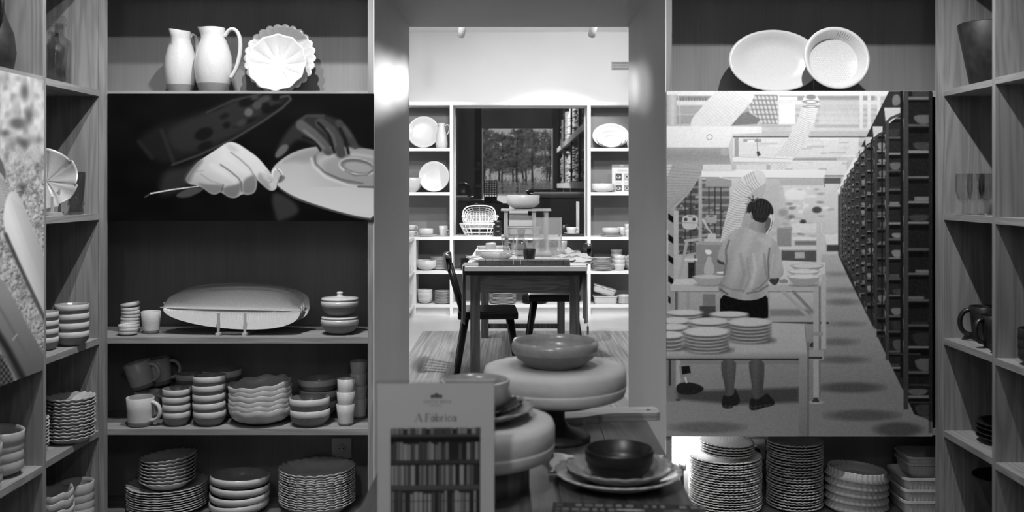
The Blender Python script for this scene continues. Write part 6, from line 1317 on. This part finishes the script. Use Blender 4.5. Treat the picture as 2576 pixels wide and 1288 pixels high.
# dark machines and bins inside
def blob(name, pts, mat, label, cat): m = MB(); [m.box(*p_) for p_ in pts]; return tag(m.build(name, mat), label, cat)
def bin_():
    D = 14.0; c = W(1238, 545, D); t = thing('clay_bin', 'dark square bin heaped with clay behind the wire baskets', 'bin', (c.x, D, 0)); top = W(0, 512, D).z
    for a in ((-.24, .24, -.3, -.27), (-.24, .24, .27, .3), (-.24, -.21, -.27, .27), (.21, .24, -.27, .27)): bx('side', 'warehouse_dark', t, *a, .02, top)
    bx('bottom', 'warehouse_dark', t, -.24, .24, -.3, .3, 0, .02); vs = []; n = 9; rr = random.Random(2)
    for i in range(n):
        for j in range(n):
            u, v = i / (n - 1) * 2 - 1, j / (n - 1) * 2 - 1; vs.append((u * .208, v * .268, top - .05 + .10 * (1 - u * u) * (1 - v * v) + rr.uniform(-.015, .015)))
    MB().add(vs, [(i * n + j, (i + 1) * n + j, (i + 1) * n + j + 1, i * n + j + 1) for i in range(n - 1) for j in range(n - 1)]).build('clay_heap', 'clay_pile', t)
bin_()
def crate():
    D = 15.5; c = W(1234, 500, D); t = thing('lattice_crate', 'white lattice crate standing on end beyond the clay bin', 'crate', (c.x, D, 0)); z0, z1 = .0, W(0, 455, D).z
    bx('stand', 'warehouse_dark', t, -.1, .1, -.1, .1, 0, W(0, 495, D).z); zb_ = W(0, 495, D).z
    for k in range(6): x = -.10 + .04 * k; bx('rib', 'plastic_white', t, x - .007, x + .007, -.02, .02, zb_, z1)
    for k in range(8): z = zb_ + (z1 - zb_) * k / 7; bx('rung', 'plastic_white', t, -.107, .107, -.022, -.018, z - .006, z + .006)
crate()
def press(px0, px1, y0, D, label, depth=1.2):
    a = W(px0, y0, D); b = W(px1, y0, D); t = thing('machine', label, 'machine', ((a.x + b.x) / 2, D, 0)); w2 = (b.x - a.x) / 2
    bx('cabinet', 'warehouse_dark', t, -w2, w2, 0, depth, 0, a.z - .08, b=.02); bx('worktop', 'dark_glaze', t, -w2 - .03, w2 + .03, -.05, depth, a.z - .08, a.z - .02, b=.01); bx('rail', 'metal', t, -w2, w2, .02, .05, a.z - .02, a.z, b=.005); return t
press(1342, 1470, 483, 13.0, 'long dark machine table with shiny top behind the square vase'); press(1330, 1398, 476, 15.5, 'dark conveyor end standing beyond the long machine table')
t = press(1148, 1176, 492, 13.2, 'rounded dark machine beside the wire baskets'); MB().lathe([(0, 0), (.11, 0), (.13, .05), (.10, .16), (.04, .19), (0, .19)], 24).build('dome', 'dark_glaze', t, loc=(0, .2, W(0, 492, 13.2).z - .02))
press(1180, 1212, 500, 16.5, 'small dark cabinet beside the sign column')
def column():
    D = 20.0; a = W(1194, 268, D); b = W(1212, 268, D); t = thing('sign_column', 'dark column with pale notices beside the warehouse door', 'column', ((a.x + b.x) / 2, D, 0)); w2 = (b.x - a.x) / 2
    bx('shaft', 'warehouse_dark', t, -w2, w2, 0, .2, 0, wzt); f = lambda px: (px - CX) * D / F - (a.x + b.x) / 2
    for x0, x1, y0, y1 in ((1191, 1208, 423, 430), (1200, 1208, 408, 418), (1197, 1209, 466, 471)): bx('notice', 'plastic_white', t, f(x0), f(x1), -.01, 0, W(0, y1, D).z, W(0, y0, D).z)
column()
# outdoors
GZ = .50
o = struct('ground', 'gravel', -70, 70, WY + .15, 260, GZ - .6, GZ)
FY = 105.0; t = thing('wire_fence', 'pale wire mesh fence along the edge of the pine wood', 'fence', (0, FY, GZ))
for k in range(-4, 6): bx('post', 'fence_paint', t, k * 2.55 - .05 + .3, k * 2.55 + .05 + .3, -.05, .05, 0, 1.30)
m = MB()
for k in range(4): m.box(-10, 13, -.01, .01, .12 + k * .36, .16 + k * .36)
for k in range(150): m.box(-10 + k * .153, -10 + k * .153 + .03, -.008, .008, .05, 1.26)
o = m.build('mesh_panel', 'fence_paint', t); o['kind'] = 'stuff'
def pine_mesh(h, seed):
    rs = random.Random(seed); tr = MB(); P = []; lean = rs.uniform(-.03, .03)
    for k in range(7): P.append((lean * h * (k / 6) ** 2 + .12 * math.sin(k * 1.3 + seed), .1 * math.cos(k + seed), h * k / 6))
    tr.tube(P, [.19 - .022 * k for k in range(7)], 7); fo = MB()
    for b in range(26):
        z = h * rs.uniform(.38, 1.0); f = z / h; L = (1.05 - f) * h * .26 + .5; a = rs.uniform(0, 6.28); bp = Vector((lean * h * f * f, 0, z)); e = bp + Vector((math.cos(a) * L, math.sin(a) * L, rs.uniform(-.05, .4) * L)); tr.tube([bp, bp.lerp(e, .5) + Vector((0, 0, .1)), e], [.05, .035, .015], 4)
        for q in range(24):
            c = bp.lerp(e, rs.uniform(.25, 1.08)) + Vector((rs.gauss(0, .26), rs.gauss(0, .26), rs.gauss(.08, .22))); s_ = rs.uniform(.14, .34)
            for r_ in range(3):
                u = Vector((rs.gauss(0, 1), rs.gauss(0, 1), rs.gauss(0, .7))).normalized() * s_; v = Vector((rs.gauss(0, 1), rs.gauss(0, 1), rs.gauss(0, 1))).normalized() * s_ * .22
                fo.add([c - u - v, c - u + v, c + u + v * .3, c + u - v * .3], [(0, 1, 2, 3)])
    return tr.mesh('trunk', 'bark'), fo.mesh('foliage', 'needles')
kinds = [pine_mesh(h, 40 + i) for i, h in enumerate((11.5, 9.6, 12.5, 10.4, 8.4))]
rs = random.Random(77); spots = []
for row, (Y0, n) in enumerate(((112, 7), (119, 7), (127, 8))):
    for k in range(n): spots.append(((k - n / 2 + .5) * 1.9 * (1 + .08 * row) + rs.uniform(-.5, .5) + .3, Y0 + rs.uniform(-2.5, 2.5), rs.randrange(5)))
for k, (x, y, q) in enumerate(spots):
    t = thing('pine_tree', 'slender pine tree standing in the wood beyond the wire fence', 'tree', (x, y, GZ), rs.uniform(0, 6.28), 'pine trees beyond the fence'); s_ = rs.uniform(.62, .88); t.scale = (s_, s_, s_)
    put('trunk', kinds[q][0], t); f_ = put('foliage', kinds[q][1], t); f_['kind'] = 'stuff'
m = MB()
for k in range(5200):
    x = rs.uniform(-9, 10); y = rs.uniform(110, 145); z = GZ + abs(rs.gauss(0, .75)); s_ = rs.uniform(.12, .32); u = Vector((rs.gauss(0, .5), rs.gauss(0, .5), 1)).normalized() * s_; v = Vector((rs.gauss(0, 1), rs.gauss(0, 1), .3)).normalized() * s_ * .4; c = Vector((x, y, z))
    m.add([c - u - v, c - u + v, c + u + v * .4, c + u - v * .4], [(0, 1, 2, 3)])
o = m.build('undergrowth', 'scrub'); tag(o, 'pale scrubby undergrowth between the pine trunks', 'shrubs', kind='stuff')
